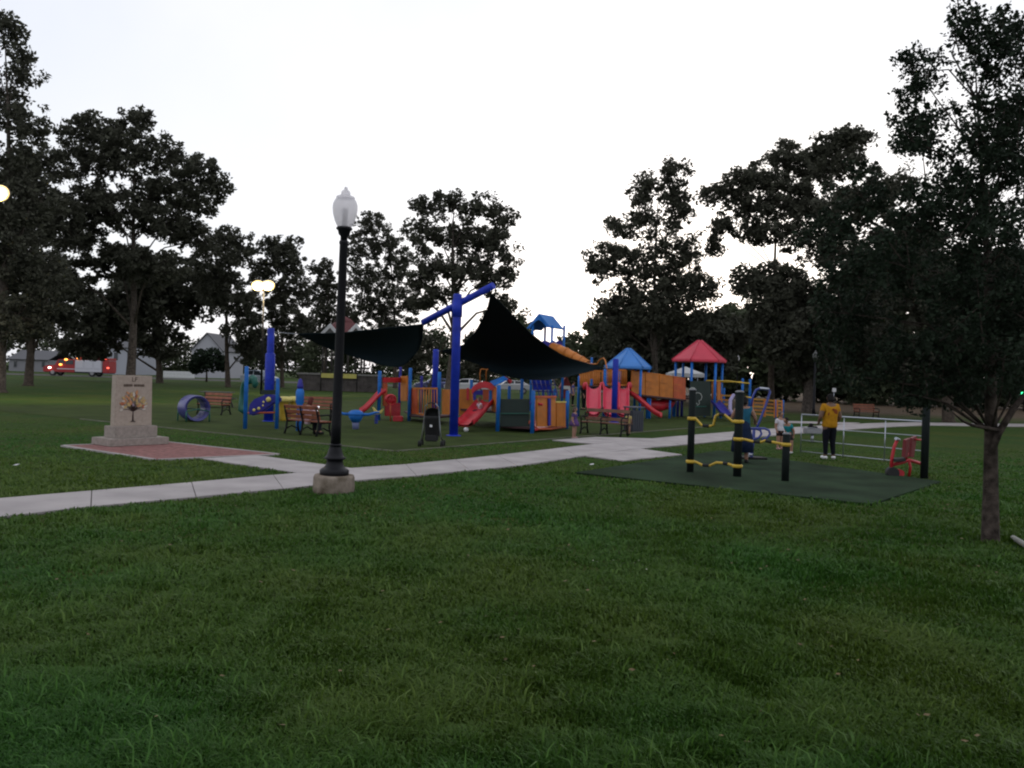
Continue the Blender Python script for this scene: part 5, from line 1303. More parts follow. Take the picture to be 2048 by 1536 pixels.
m.tube([P(2000, 862, Yt), P(1975, 856, Yt - 0.05), P(1945, 851, Yt - 0.15), P(1925, 842, Yt - 0.25), P(1905, 825, Yt - 0.35)], [0.03, 0.024, 0.02, 0.014, 0.008], 7); m.build('low_limb', M_mbark, mp)
m = MB(); m.tube([P(1983, 910, Yt), P(1996, 868, Yt), P(2024, 822, Yt + 0.05), P(2052, 785, Yt + 0.1), P(2080, 740, Yt + 0.15)], [0.03, 0.046, 0.04, 0.03, 0.015], 8); m.build('right_limb', M_mbark, mp)

# unseen trees added behind the viewpoint only to shade the near lawn
for lx, ly, lab, sc in ((6.0, -5.0, 'added unseen broad shade oak behind the viewpoint on the maple side', 0.62), (-2.5, -11.0, 'added unseen tall shade oak behind the viewpoint facing the lamp post', 0.7)):
    cp = copy_tree(shade_src); cp.location = (lx, ly, 0); cp.scale = (sc, sc, sc); cp['label'] = lab

# far woods: one mass
rng = np.random.default_rng(99)
cents = []
def wood(x0, x1, ytop, ybot, Y, n, rough=18, rs=1.0):
    for k in range(n):
        x = rng.uniform(x0, x1)
        y = rng.uniform(ytop + rng.normal() * rough * 0.5, ybot)
        c = P(x, y, Y + rng.uniform(-5, 5)); r = rng.uniform(0.8, 1.6) * rs
        g = rng.normal(size=(44, 3)); g *= (rng.random((44, 1)) ** 0.4) / (np.linalg.norm(g, axis=1)[:, None] + 1e-9) * r; g[:, 2] *= 0.7
        cents.append(np.array(c)[None] + g)
wood(-250, 110, 560, 742, 185, 420, 18, 1.5)
wood(100, 640, 690, 748, 200, 520, 22, 1.7)
wood(600, 900, 660, 758, 190, 300, 22, 1.6)
wood(880, 1070, 705, 765, 190, 180, 12, 1.5)
wood(1030, 1065, 632, 690, 160, 40, 8)
wood(1120, 1230, 672, 770, 150, 170)
wood(1180, 1480, 640, 775, 110, 480)
wood(1440, 1800, 620, 790, 95, 560)
wood(1700, 2350, 520, 805, 90, 1000)
C_ = np.concatenate(cents); NL += len(C_)
wd = leaves_object('far_woods', C_, 0.36, rng, M_leaf3, None, (0, 0, 0)); wd['kind'] = 'stuff'; wd['label'] = 'far woodland closing off the park behind the playground'; wd['category'] = 'woods'

# shrub by the white gabled house
def bush(label, blobs, Y, seed, leaf=0.2):
    rg = np.random.default_rng(seed); cs = []
    for (x, y, rx, ry) in blobs:
        c = P(x, y, Y); s = Y / FPX
        g = rg.normal(size=(900, 3)); g *= (rg.random((900, 1)) ** 0.35) / (np.linalg.norm(g, axis=1)[:, None]); g *= np.array([rx * s, rx * s, ry * s]); cs.append(np.array(c)[None] + g)
    b = P(412, 800, Y); t = thing('shrub', label, 'shrub', (b.x, Y, 0))
    leaves_object('foliage', np.concatenate(cs), leaf, rg, M_leaf2, t, (b.x, Y, 0))
    m = MB(); m.tube([(b.x, Y, -0.05), (b.x, Y, 2.5)], [0.15, 0.05], 8); m.build('stem', M_bark, t)
bush('round dark shrub in front of the gabled white house', [(402, 722, 20, 25), (425, 720, 22, 26), (443, 727, 12, 18), (390, 733, 12, 16)], 108, 5)

# ------------------------------------------------------------------ floodlights (lit)
M_flood = mat('flood_lens', (0.8, 0.6, 0.3), 0.3, emit=((1.0, 0.72, 0.28), 0.95))
M_core = mat('flood_core', (1, 0.9, 0.7), 0.3, emit=((1.0, 0.88, 0.62), 25.0))
def floodlight(label, px, py, Y, heads, pole_px, power):
    c = P(px, py, Y); b = P(pole_px, py, Y); b = Vector((b.x, Y, 0))
    t = thing('floodlight', label, 'floodlight', b)
    m = MB(); m.tube([b + Vector((0, 0, -0.1)), Vector((b.x, Y, c.z))], [0.09, 0.05], 10); m.build('pole', M_iron, t)
    x0 = min([P(h, py, Y).x for h in heads] + [b.x]); x1 = max([P(h, py, Y).x for h in heads] + [b.x])
    m = MB(); m.beam((x0, Y, c.z - 0.05), (x1, Y, c.z - 0.05), 0.08, 0.08); m.build('crossarm', M_iron, t)
    for h in heads:
        q = P(h, py, Y)
        m = MB(); m.ball(q + Vector((0, 0.10, 0.10)), (0.36, 0.30, 0.30), 16, 10); hd = m.build('housing', M_iron, t)
        m = MB(); m.ball(q + Vector((0, -0.16, 0.05)), (0.48, 0.18, 0.40), 16, 10); m.build('lens', M_flood, hd)
        m = MB(); m.ball(q + Vector((0, -0.26, 0.05)), (0.27, 0.11, 0.23), 14, 8); m.build('bulb', M_core, hd)
        ld = bpy.data.lights.new('flood_lamp', 'SPOT'); ld.energy = power; ld.color = (1.0, 0.78, 0.45); ld.shadow_soft_size = 0.25; ld.spot_size = math.radians(150); ld.spot_blend = 0.6
        lo = bpy.data.objects.new('flood_lamp', ld); COL.objects.link(lo); lo.location = q + Vector((0, -0.5, 0)); lo.rotation_euler = (math.radians(50), 0, 0)
        lo.parent = t; lo.location = (q + Vector((0, -0.5, 0))) - b
floodlight('pair of lit floodlights on a dark pole left of the lamp post', 527, 573, 62, (517, 538), 528, 900)
floodlight('lit floodlight on a pole at the left edge beside the tall oak', 2, 390, 40, (-12, 3), -16, 1600)

# ------------------------------------------------------------------ background buildings and vehicles
def house(name, label, x0, x1, yeave, yridge, Y, ybase_z=0.0, gable_front=True, depth=9, wall=M_white, roofm=None, wins=()):
    roofm = roofm or mat('grey_shingle', (0.10, 0.10, 0.11), 0.9)
    a, b = P(x0, yeave, Y), P(x1, yeave, Y); ze = a.z; zr = P((x0 + x1) / 2, yridge, Y).z
    loc = Vector(((a.x + b.x) / 2, Y, 0)); t = thing(name, label, 'house', loc)
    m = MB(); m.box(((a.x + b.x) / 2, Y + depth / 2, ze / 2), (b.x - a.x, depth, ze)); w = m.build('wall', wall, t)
    cx = (a.x + b.x) / 2
    if gable_front:
        m = MB(); m.slab([(a.x, Y + 0.1, ze), (b.x, Y + 0.1, ze), (cx, Y + 0.1, zr)], 0.15); m.build('gable', wall, t)
        m = MB(); m.slab([(a.x - 0.3, Y - 0.3, ze - 0.1), (cx, Y - 0.3, zr + 0.12), (cx, Y + depth, zr + 0.12), (a.x - 0.3, Y + depth, ze - 0.1)], 0.15); m.build('roof', roofm, t)
        m = MB(); m.slab([(b.x + 0.3, Y - 0.3, ze - 0.1), (cx, Y - 0.3, zr + 0.12), (cx, Y + depth, zr + 0.12), (b.x + 0.3, Y + depth, ze - 0.1)], 0.15); m.build('roof', roofm, t)
    else:
        m = MB(); m.slab([(a.x - 0.3, Y - 0.4, ze), (b.x + 0.3, Y - 0.4, ze), (b.x + 0.3, Y + depth / 2, zr), (a.x - 0.3, Y + depth / 2, zr)], 0.15); m.build('roof', roofm, t)
        m = MB(); m.slab([(a.x - 0.3, Y + depth + 0.4, ze), (b.x + 0.3, Y + depth + 0.4, ze), (b.x + 0.3, Y + depth / 2, zr), (a.x - 0.3, Y + depth / 2, zr)], 0.15); m.build('roof', roofm, t)
    for (wx0, wx1, wy0, wy1) in wins:
        q = P((wx0 + wx1) / 2, (wy0 + wy1) / 2, Y); ww, wh = (wx1 - wx0) * Y / FPX, (wy1 - wy0) * Y / FPX
        m = MB(); m.box((q.x, Y - 0.03, q.z), (ww + 0.2, 0.08, wh + 0.2)); wi = m.build('window', wall, w)
        m = MB(); m.box((q.x, Y - 0.06, q.z), (ww, 0.06, wh)); m.build('pane', M_glass, wi)
    return t
house('white_house', 'white clapboard house behind the fire engine', 192, 262, 694, 665, 160, gable_front=False, depth=12, wall=mat('grey_clapboard', (0.34, 0.35, 0.40), 0.8), wins=((205, 212, 705, 720), (228, 236, 705, 720), (255, 262, 705, 722), (225, 232, 727, 740),))  # wall in one even bluish grey
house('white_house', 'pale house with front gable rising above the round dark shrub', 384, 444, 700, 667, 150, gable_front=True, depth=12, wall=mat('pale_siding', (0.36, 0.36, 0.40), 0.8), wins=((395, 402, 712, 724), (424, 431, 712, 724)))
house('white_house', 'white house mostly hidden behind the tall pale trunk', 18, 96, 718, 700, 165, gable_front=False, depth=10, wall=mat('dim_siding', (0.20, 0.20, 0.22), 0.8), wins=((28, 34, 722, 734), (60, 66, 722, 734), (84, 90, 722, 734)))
t = thing('white_fence', 'low white fence along the road beyond the dark trunk', 'fence', P(355, 746, 138) * Vector((1, 1, 0)) if False else (P(355, 746, 138).x, 138, 0))
xa, xb = P(328, 740, 138).x, P(388, 740, 138).x
n = 22
for k in range(n):
    x = xa + (xb - xa) * k / (n - 1); m = MB(); m.box((x, 138, 0.55), (0.19, 0.03, 1.1)); m.build('picket', M_white, t)
for z in (0.3, 0.85):
    m = MB(); m.beam((xa, 138.05, z), (xb, 138.05, z), 0.05, 0.1); m.build('rail', M_white, t)
# gazebo with red roof
Y = 95
t = thing('gazebo', 'white-arched gazebo with dark red roof behind the left sail', 'gazebo', (P(688, 700, Y).x, Y, 0))
cx = P(688, 700, Y).x; s = Y / FPX; zt = P(688, 646, Y).z; ze = P(688, 672, Y).z
M_dred = mat('dark_red_roof', (0.10, 0.02, 0.022), 0.7)
ring = 8; Rg = 46 * s
m = MB()
for k in range(ring):
    a0, a1 = 2 * math.pi * k / ring, 2 * math.pi * (k + 1) / ring
    m.slab([(cx + Rg * 1.06 * math.cos(a0), Y + Rg * math.sin(a0), ze), (cx + Rg * 1.06 * math.cos(a1), Y + Rg * math.sin(a1), ze), (cx + Rg * 0.45 * math.cos(a1), Y + Rg * 0.45 * math.sin(a1), zt), (cx + Rg * 0.45 * math.cos(a0), Y + Rg * 0.45 * math.sin(a0), zt)], 0.1)
m.build('roof', M_dred, t)
m = MB(); m.lathe((cx, Y, zt - 0.1), [(Rg * 0.46, 0), (Rg * 0.3, 0.5), (0, 0.9)], 8); m.build('roof_cap', M_dred, t)
for x in (660, 712):
    c = P(x, 660, Y - Rg * 0.95); w_ = 24 * s
    m = MB()
    for sg in (-1, 1):
        m.slab([(c.x + sg * w_, c.y, c.z - 0.75), (c.x, c.y, c.z + 0.75), (c.x, c.y, c.z + 0.25), (c.x + sg * (w_ - 0.45), c.y, c.z - 0.75)], 0.2)
    m.build('dormer_gable', M_white, t)
    m = MB(); m.slab([(c.x - w_ + 0.4, c.y + 0.1, c.z - 0.75), (c.x + w_ - 0.4, c.y + 0.1, c.z - 0.75), (c.x, c.y + 0.1, c.z + 0.2)], 0.05); m.build('dormer_panel', mat('dormer_grey', (0.12, 0.12, 0.12), 0.7), t)
for k in range(ring):
    a0 = 2 * math.pi * (k + 0.5) / ring
    m = MB(); m.tube([(cx + Rg * 0.9 * math.cos(a0), Y + Rg * 0.9 * math.sin(a0), 0), (cx + Rg * 0.9 * math.cos(a0), Y + Rg * 0.9 * math.sin(a0), ze)], 0.11, 10); m.build('column', mat('column_brown', (0.03, 0.025, 0.022), 0.8), t)
m = MB(); m.lathe((cx, Y, 0), [(Rg, -0.05), (Rg, 0.5), (0, 0.51)], 16); m.build('floor', mat('deck_grey', (0.08, 0.08, 0.08), 0.8), t)
# low stone wall with a yellow banner
Y = 78
xa, xb = P(598, 760, Y).x, P(768, 760, Y).x
t = thing('stone_wall', 'low dark stone wall on the lawn below the gazebo', 'wall', ((xa + xb) / 2, Y, 0))
M_wst = mat('wall_stone', (0.06, 0.052, 0.05), 0.9, 0.3, 2)
h = P(690, 751, Y).z; nb = 11
for r_ in range(3):
    for k in range(nb):
        x0 = xa + (xb - xa) * k / nb + (0.35 if r_ % 2 else 0); m = MB()
        m.box((x0 + (xb - xa) / nb / 2, Y, h * (r_ + 0.5) / 3), ((xb - xa) / nb - 0.03, 0.4, h / 3 - 0.025)); m.build('stone', M_wst, t, 0.02)
m = MB(); m.box(((xa + xb) / 2, Y, h * 0.49), (xb - xa - 0.2, 0.3, h * 0.97)); m.build('mortar_core', M_joint, t)
m = MB(); m.box(((xa + xb) / 2, Y, h + 0.08), (xb - xa + 0.3, 0.6, 0.16)); m.build('coping', mat('coping_grey', (0.16, 0.155, 0.15), 0.9), t)
Y = 77.6; a, b = P(642, 746, Y), P(714, 748, Y)
t = thing('banner', 'long yellow banner stretched above the low stone wall', 'banner', ((a.x + b.x) / 2, Y, 0))
m = MB(); m.box(((a.x + b.x) / 2, Y, a.z - 0.22), (b.x - a.x, 0.03, 0.42)); m.build('cloth', mat('banner_yellow', (0.42, 0.38, 0.10), 0.8, 0.1, 2), t)
for q in (a, b):
    m = MB(); m.tube([(q.x, Y, 0), (q.x, Y, a.z + 0.05)], 0.04, 8); m.build('pole', M_iron, t)

def wheel_set(t, xs, Y, y_off, r, s=1):
    for x in xs:
        for yy in (Y - y_off, Y + y_off):
            m = MB(); m.tube([(x, yy - 0.14, r), (x, yy + 0.14, r)], r, 16); w = m.build('wheel', M_rubber, t)
            m = MB(); m.tube([(x, yy - 0.16, r), (x, yy + 0.16, r)], r * 0.55, 12); m.build('rim', mat('wheel_rim', (0.25, 0.25, 0.26), 0.4, metal=0.5), w)
# fire engine facing left
Y = 124; s = Y / FPX
X = lambda px: P(px, 735, Y).x
t = thing('fire_engine', 'red and white fire engine with lit lights on the road behind trees', 'fire engine', (X(160), Y, 0))
Zp = lambda py: P(160, py, Y).z
M_fred = mat('fire_red', (0.30, 0.012, 0.016), 0.35); M_fwh = mat('fire_white', (0.50, 0.50, 0.55), 0.4)
prof = [(X(95), 0.55), (X(95), 1.25), (X(103), 1.5), (X(118), 1.6), (X(124), 2.45), (X(158), 2.55), (X(158), 0.55)]
m = MB(); m.add([(x, Y - 1.2, z) for x, z in prof] + [(x, Y + 1.2, z) for x, z in prof], [tuple(range(7)), tuple(reversed(range(7, 14)))] + [(i, (i + 1) % 7, 7 + (i + 1) % 7, 7 + i) for i in range(7)]); cab = m.build('cab', M_fred, t, 0.06)
m = MB(); m.box(((X(158) + X(212)) / 2, Y, 1.55), (X(212) - X(158) - 0.05, 2.5, 1.75)); m.build('body', M_fwh, t, 0.05)
m = MB(); m.box(((X(158) + X(225)) / 2, Y, 2.62), (X(225) - X(158), 2.5, 0.36)); m.build('hose_bed', M_fred, t, 0.05)
m = MB(); m.box((X(219), Y, 1.5), (X(225) - X(213), 2.4, 1.8)); m.build('rear_panel', M_fred, t, 0.05)
m = MB(); m.box(((X(98) + X(223)) / 2, Y, 0.62), (X(223) - X(98), 2.2, 0.25)); m.build('chassis', M_iron, t)
for a, b in ((126, 137), (140, 155)):
    m = MB(); m.box(((X(a) + X(b)) / 2, Y - 1.2, 2.05), (X(b) - X(a), 0.08, 0.6)); m.build('window', M_glass, cab)
m = MB(); m.box((X(141), Y - 1.2, 1.05), (X(157) - X(121), 0.06, 0.12)); m.build('stripe', M_fwh, cab)
for a, b in ((160, 176), (178, 194), (196, 211)):
    m = MB(); m.box(((X(a) + X(b)) / 2, Y - 1.27, 1.75), (X(b) - X(a) - 0.06, 0.05, 1.15)); m.build('locker_door', M_fwh, t, 0.02)
wheel_set(t, (X(114), X(192)), Y, 1.05, 0.52)
m = MB(); m.box((X(104), Y - 1.0, 0.95), (0.25, 0.35, 0.3)); m.build('bumper', M_iron, t)
M_amb = mat('amber_light', (1, 0.4, 0.05), 0.3, emit=((1.0, 0.35, 0.06), 4)); M_hl = mat('head_light', (1, 1, 0.9), 0.3, emit=((1, 0.95, 0.75), 9)); M_rl = mat('red_light', (1, 0.1, 0.05), 0.3, emit=((1, 0.12, 0.08), 2))
for (px, py, mm, nm, w) in ((99, 735, M_hl, 'headlight', 0.32), (121, 729, M_amb, 'marker_light', 0.4), (132, 719, M_amb, 'beacon', 0.42), (157, 717, M_amb, 'beacon', 0.42), (211, 718, M_rl, 'rear_light', 0.3), (216, 736, M_rl, 'rear_light', 0.35)):
    q = P(px, py, Y - 1.35); m = MB(); m.ball(q, (w * 0.6, 0.12, w * 0.32)); m.build(nm, mm, t)
# cars
def car(label, pxc, Y, L, H_, body, rz=0.0, group=None):
    c = P(pxc, 760, Y); t = thing('parked_car', label, 'car')
    pr = [(-L / 2, 0.45), (-L / 2, 0.85), (-L * 0.40, 0.98), (-L * 0.24, 1.03), (-L * 0.12, H_ - 0.06), (L * 0.02, H_), (L * 0.25, H_ - 0.05), (L * 0.42, 1.05), (L / 2, 0.95), (L / 2, 0.45)]
    n = len(pr); vs = []
    for yy, sc in ((-0.85, 1), (0.85, 1)):
        for x, z in pr: vs.append((x, yy * (0.82 if z > 1.1 else 1.0), z))
    m = MB(); m.add(vs, [tuple(range(n)), tuple(reversed(range(n, 2 * n)))] + [(i, (i + 1) % n, n + (i + 1) % n, n + i) for i in range(n)]); bd = m.build('body', body, t, 0.06)
    for sg in (-1, 1):
        m = MB(); yy = 0.80 * sg
        m.slab([(-L * 0.20, yy, 1.06), (-L * 0.105, yy * 0.92, H_ - 0.12), (L * 0.06, yy * 0.92, H_ - 0.08), (L * 0.06, yy, 1.06)], 0.08); m.build('window', M_glass, bd)
        m = MB(); m.slab([(L * 0.09, yy, 1.06), (L * 0.09, yy * 0.92, H_ - 0.08), (L * 0.24, yy * 0.92, H_ - 0.13), (L * 0.36, yy, 1.06)], 0.08); m.build('window', M_glass, bd)
        m = MB(); m.ball((-L / 2 + 0.03, 0.62 * sg, 0.74), (0.08, 0.18, 0.09)); m.build('headlight', M_white, t)
        for x in (-L * 0.31, L * 0.30):
            m = MB(); m.tube([(x, 0.78 * sg - 0.1, 0.33), (x, 0.78 * sg + 0.1, 0.33)], 0.33, 16); w = m.build('wheel', M_rubber, t)
            m = MB(); m.tube([(x, 0.78 * sg - 0.115, 0.33), (x, 0.78 * sg + 0.115, 0.33)], 0.19, 12); m.build('rim', mat('wheel_rim', (0.25, 0.25, 0.26), 0.4, metal=0.5), w)
    place(t, (c.x, Y, 0), rz); return t
car('silver sport utility car parked behind the tall sail mast sleeve', 519, 104, 4.7, 1.75, mat('car_silver', (0.30, 0.34, 0.40), 0.3, metal=0.3), DEG(160))
car('dark blue car parked behind the barred orange panel', 872, 88, 4.5, 1.5, mat('car_blue', (0.10, 0.11, 0.22), 0.25, metal=0.3), DEG(10))
car('white car parked behind the red toddler arch', 935, 86, 4.6, 1.55, mat('car_white', (0.55, 0.55, 0.58), 0.25), DEG(-8))
car('pale car parked far behind the dark green wall', 1022, 92, 4.6, 1.5, mat('car_grey', (0.40, 0.40, 0.42), 0.3), DEG(4))
# small red barn-like kiosk
Y = 78; c = P(1131, 800, Y); s = Y / FPX
t = thing('red_shed', 'small red shed with white trim seen past the triple slide', 'shed', (c.x, Y, 0))
M_shr = mat('shed_red', (0.16, 0.02, 0.02), 0.8); w_ = 20 * s; zw = P(1131, 775, Y).z; zr = P(1131, 756, Y).z
m = MB(); m.box((c.x, Y + 1, zw / 2), (w_, 2, zw)); m.build('wall', M_shr, t)
m = MB(); m.slab([(c.x - w_ / 2, Y, zw), (c.x + w_ / 2, Y, zw), (c.x, Y, zr)], 0.1); m.build('gable', M_shr, t)
for sg in (-1, 1):
    m = MB(); m.slab([(c.x + sg * w_ * 0.6, Y - 0.2, zw - 0.1), (c.x, Y - 0.2, zr + 0.1), (c.x, Y + 2.2, zr + 0.1), (c.x + sg * w_ * 0.6, Y + 2.2, zw - 0.1)], 0.1); m.build('roof', M_shr, t)
    m = MB(); m.box((c.x + sg * w_ * 0.36, Y - 0.05, zw * 0.72), (0.18, 0.06, zw * 0.5)); m.build('trim', M_white, t)
m = MB(); m.box((c.x, Y - 0.06, zw), (w_ * 0.85, 0.06, 0.3)); m.build('trim', M_white, t)
# canopy tent behind the red tower
Y = 66; c = P(1370, 760, Y); s = Y / FPX
t = thing('canopy_tent', 'white canopy tent standing behind the red-roofed tower', 'tent', (c.x, Y, 0))
zt, ze = P(1370, 733, Y).z, P(1370, 747, Y).z; hw = 32 * s
cs = [(c.x - hw, Y - hw, ze), (c.x + hw, Y - hw, ze), (c.x + hw, Y + hw, ze), (c.x - hw, Y + hw, ze)]
m = MB(); m.add(cs + [(c.x, Y, zt)], [(0, 1, 4), (1, 2, 4), (2, 3, 4), (3, 0, 4)]); m.build('roof', M_white, t).modifiers.new('s', 'SOLIDIFY').thickness = 0.03
for i in range(4):
    a, b = Vector(cs[i]), Vector(cs[(i + 1) % 4]); m = MB(); m.slab([a, b, b - Vector((0, 0, 0.28)), a - Vector((0, 0, 0.28))], 0.02); m.build('valance', M_white, t)
    m = MB(); m.tube([(a.x, a.y, 0), a], 0.03, 8); m.build('leg', M_steel, t)
# far small sign, traffic signal
b = G(1667, 812); t = thing('sign_post', 'small white sign on a post far behind the yellow shirt', 'sign', b)
m = MB(); m.tube([b, b + Vector((0, 0, P(1667, 776, b.y).z))], 0.03, 8); m.build('pole', M_steel, t)
m = MB(); m.box(b + Vector((0, -0.04, P(1667, 780, b.y).z)), (0.36, 0.02, 0.36)); m.build('plate', M_white, t)
Y = 80; c = P(2043, 787, Y); b = Vector((c.x + 0.25, Y, 0))
t = thing('traffic_signal', 'distant traffic signal showing green past the slim young maple', 'traffic signal', b)
m = MB(); m.tube([b, b + Vector((0, 0, c.z + 0.8))], 0.07, 8); m.build('pole', M_iron, t)
m = MB(); m.box((c.x, Y, c.z + 0.3), (0.4, 0.3, 1.1)); hd = m.build('housing', M_iron, t, 0.03)
for k, (mm, dz) in enumerate(((mat('sig_off', (0.05, 0.01, 0.01), 0.4), 0.65), (mat('sig_off2', (0.05, 0.04, 0.01), 0.4), 0.32), (mat('sig_green', (0.05, 1, 0.4), 0.3, emit=((0.05, 1.0, 0.35), 3)), 0.0))):
    m = MB(); m.ball((c.x, Y - 0.15, c.z + dz), (0.14, 0.08, 0.14)); m.build('signal_lamp', mm, hd)
# ------------------------------------------------------------------ grass blades on the near lawn
def inside(poly, X, Y):
    r = np.zeros(len(X), bool); n = len(poly)
    for i in range(n):
        x0, y0 = poly[i][:2]; x1, y1 = poly[(i + 1) % n][:2]
        if y0 == y1: continue
        c = ((y0 > Y) != (y1 > Y)) & (X < (x1 - x0) * (Y - y0) / (y1 - y0) + x0)
        r ^= c
    return r
def vnoise(X, Y, s, seed):
    g = np.random.default_rng(seed).random((64, 64))
    x, y = X * s, Y * s; xi, yi = np.floor(x).astype(int), np.floor(y).astype(int); fx, fy = x - xi, y - yi
    fx, fy = fx * fx * (3 - 2 * fx), fy * fy * (3 - 2 * fy)
    a = g[xi % 64, yi % 64]; b = g[(xi + 1) % 64, yi % 64]; c = g[xi % 64, (yi + 1) % 64]; d = g[(xi + 1) % 64, (yi + 1) % 64]
    return (a * (1 - fx) + b * fx) * (1 - fy) + (c * (1 - fx) + d * fx) * fy
def grass():
    rng = np.random.default_rng(5)
    n = 350000
    # even cover per screen row near the camera, thinning out with distance
    u = rng.random(n); y0, y1 = 3.3, 29.0; pw = -0.75
    Y = (y0 ** pw + (y1 ** pw - y0 ** pw) * u) ** (1 / pw)
    X = rng.uniform(-1, 1, n) * (Y * 0.66 + 0.8)
    keep = np.ones(n, bool); jx, jy = rng.normal(size=n) * 0.035, rng.normal(size=n) * 0.035
    for p in (path_poly, pad1, pad2, pad3, patio_poly, fit_poly, [(q.x, q.y) for q in tp]):
        keep &= ~inside(p, X + jx, Y + jy)
    X, Y = X[keep], Y[keep]; n = len(X)
    tall = vnoise(X, Y, 1.3, 1); t2 = vnoise(X, Y, 4.5, 2); big = 0.6 * vnoise(X, Y, 0.33, 3) + 0.4 * vnoise(X, Y, 1.1, 13)
    clump = np.clip((tall * 0.55 + t2 * 0.6 - 0.42) * 2.2, 0, 1)
    bare = (t2 < 0.22) & (rng.random(n) < 0.55)
    X, Y, tall, clump, big = [a[~bare] for a in (X, Y, tall, clump, big)]; n = len(X)
    far = np.clip((Y - 4) / 14, 0, 1)
    h = (0.030 + 0.055 * clump + 0.02 * rng.random(n)) * (1 - 0.35 * far) * np.clip((29 - Y) / 13, 0.05, 1)
    stray = rng.random(n) < 0.012
    h = np.where(stray, h * 1.9, h)
    w = (0.0021 + 0.00085 * Y) * rng.uniform(0.7, 1.3, n)
    a = rng.uniform(0, 2 * np.pi, n); dx, dy = np.cos(a), np.sin(a)
    wind = 0.5 * vnoise(X, Y, 2.0, 8)
    bend = h * rng.uniform(0.15, 1.1, n)
    lx, ly = np.cos(a * 1.7 + wind * 6), np.sin(a * 1.7 + wind * 6)
    v = np.zeros((n, 5, 3), 'f')
    v[:, 0] = np.stack([X - dx * w, Y - dy * w, np.zeros(n)], 1)
    v[:, 1] = np.stack([X + dx * w, Y + dy * w, np.zeros(n)], 1)
    v[:, 2] = np.stack([X + dx * w * .8 + lx * bend * .35, Y + dy * w * .8 + ly * bend * .35, h * 0.62], 1)
    v[:, 3] = np.stack([X - dx * w * .8 + lx * bend * .35, Y - dy * w * .8 + ly * bend * .35, h * 0.62], 1)
    v[:, 4] = np.stack([X + lx * bend, Y + ly * bend, h * (1 - 0.25 * bend / h)], 1)
    me = bpy.data.meshes.new('grass')
    me.vertices.add(n * 5); me.vertices.foreach_set('co', v.ravel())
    base = (np.arange(n) * 5)[:, None]
    loops = np.concatenate([base + np.array([0, 1, 2, 3]), base + np.array([3, 2, 4])], 1).astype('i').ravel()
    me.loops.add(n * 7); me.loops.foreach_set('vertex_index', loops)
    ls = ((np.arange(n) * 7)[:, None] + np.array([0, 4])).astype('i').ravel()
    me.polygons.add(n * 2); me.polygons.foreach_set('loop_start', ls); me.polygons.foreach_set('loop_total', np.tile(np.array([4, 3], 'i'), n))
    at = me.attributes.new('rnd', 'FLOAT', 'FACE'); at.data.foreach_set('value', np.repeat(np.clip(rng.random(n) * 0.7 + stray * 0.5 + (tall - 0.5) * 0.3, 0, 1), 2).astype('f'))
    a2 = me.attributes.new('patch', 'FLOAT', 'FACE'); a2.data.foreach_set('value', np.repeat(np.clip(big * 2.0 - 0.5 + rng.normal(size=n) * 0.08, 0, 1), 2).astype('f'))
    me.update(); me.validate()
    m = bpy.data.materials.new('grass_blade'); m.use_nodes = True; nt = m.node_tree; b = nt.nodes['Principled BSDF']
    b.inputs['Roughness'].default_value = 0.55; b.inputs['Specular IOR Level'].default_value = 0.25
    A = nt.nodes.new('ShaderNodeAttribute'); A.attribute_name = 'rnd'; B = nt.nodes.new('ShaderNodeAttribute'); B.attribute_name = 'patch'
    def rp(c0, c1):
        r = nt.nodes.new('ShaderNodeValToRGB'); r.color_ramp.elements[0].color = (*c0, 1); r.color_ramp.elements[1].color = (*c1, 1); nt.links.new(A.outputs['Fac'], r.inputs['Fac']); return r
    g1 = rp((0.022, 0.082, 0.010), (0.060, 0.162, 0.024)); g2 = rp((0.052, 0.096, 0.010), (0.100, 0.155, 0.026))
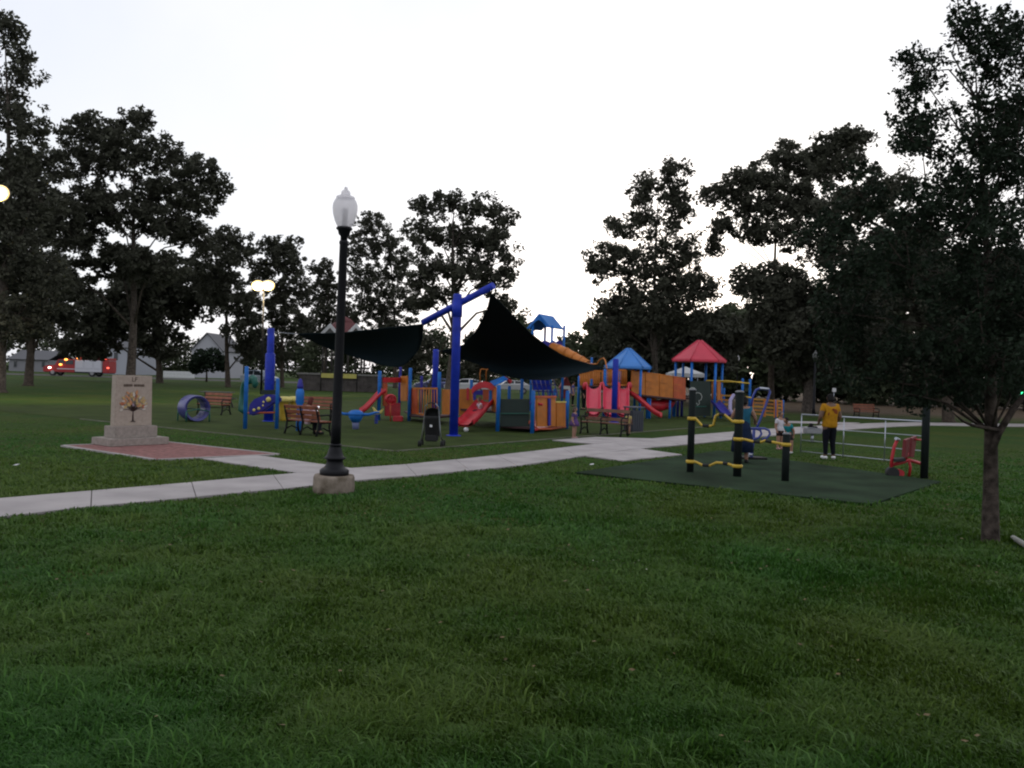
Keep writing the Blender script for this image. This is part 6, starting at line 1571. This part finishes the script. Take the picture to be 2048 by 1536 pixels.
    mx = nt.nodes.new('ShaderNodeMixRGB'); nt.links.new(B.outputs['Fac'], mx.inputs[0]); nt.links.new(g1.outputs[0], mx.inputs[1]); nt.links.new(g2.outputs[0], mx.inputs[2])
    nt.links.new(mx.outputs[0], b.inputs['Base Color'])
    tr = nt.nodes.new('ShaderNodeBsdfTranslucent'); nt.links.new(mx.outputs[0], tr.inputs['Color']); ms = nt.nodes.new('ShaderNodeMixShader'); ms.inputs[0].default_value = 0.25
    nt.links.new(b.outputs[0], ms.inputs[1]); nt.links.new(tr.outputs[0], ms.inputs[2]); nt.links.new(ms.outputs[0], nt.nodes['Material Output'].inputs['Surface'])
    me.materials.append(m)
    o = bpy.data.objects.new('grass', me); COL.objects.link(o); o['kind'] = 'stuff'; o['label'] = 'uneven short green grass of the near lawn'; o['category'] = 'grass'
    print('blades', n)
grass()

# a few fallen leaves and clover heads lying in the grass
def scatter(name, n, col, size, seed, zone, lift, label):
    rng = np.random.default_rng(seed); m = MB(); k = 0
    while k < n:
        y = rng.uniform(*zone[1]); x = rng.uniform(*zone[0]) if zone[0] else rng.uniform(-0.62, 0.62) * y
        X, Y = np.array([x]), np.array([y])
        if any(inside(p, X, Y)[0] for p in (path_poly, patio_poly, fit_poly, pad2)): continue
        a = rng.uniform(0, 6.28); s = size * rng.uniform(0.6, 1.3); c = Vector((x, y, lift * rng.uniform(0.6, 1.3)))
        d = Vector((math.cos(a), math.sin(a), rng.uniform(-.3, .3))) * s; e = Vector((-math.sin(a), math.cos(a), rng.uniform(-.4, .4))) * s * 0.6
        m.add([c - d, c + e, c + d, c - e], [(0, 1, 2, 3)]); k += 1
    o = m.build(name, mat(name + '_colour', col, 0.8, 0.4, 3)); o['kind'] = 'stuff'; o['label'] = label; o['category'] = 'litter'
scatter('fallen_leaves', 170, (0.11, 0.075, 0.03), 0.022, 4, (None, (4.2, 16)), 0.06, 'dry brown leaves scattered over the near lawn')
q = G(1235, 1142)
scatter('clover_flowers', 14, (0.45, 0.45, 0.36), 0.011, 6, ((q.x - 0.25, q.x + 0.35), (q.y - 0.12, q.y + 0.12)), 0.08, 'small pale clover heads in the lawn before the fitness court')
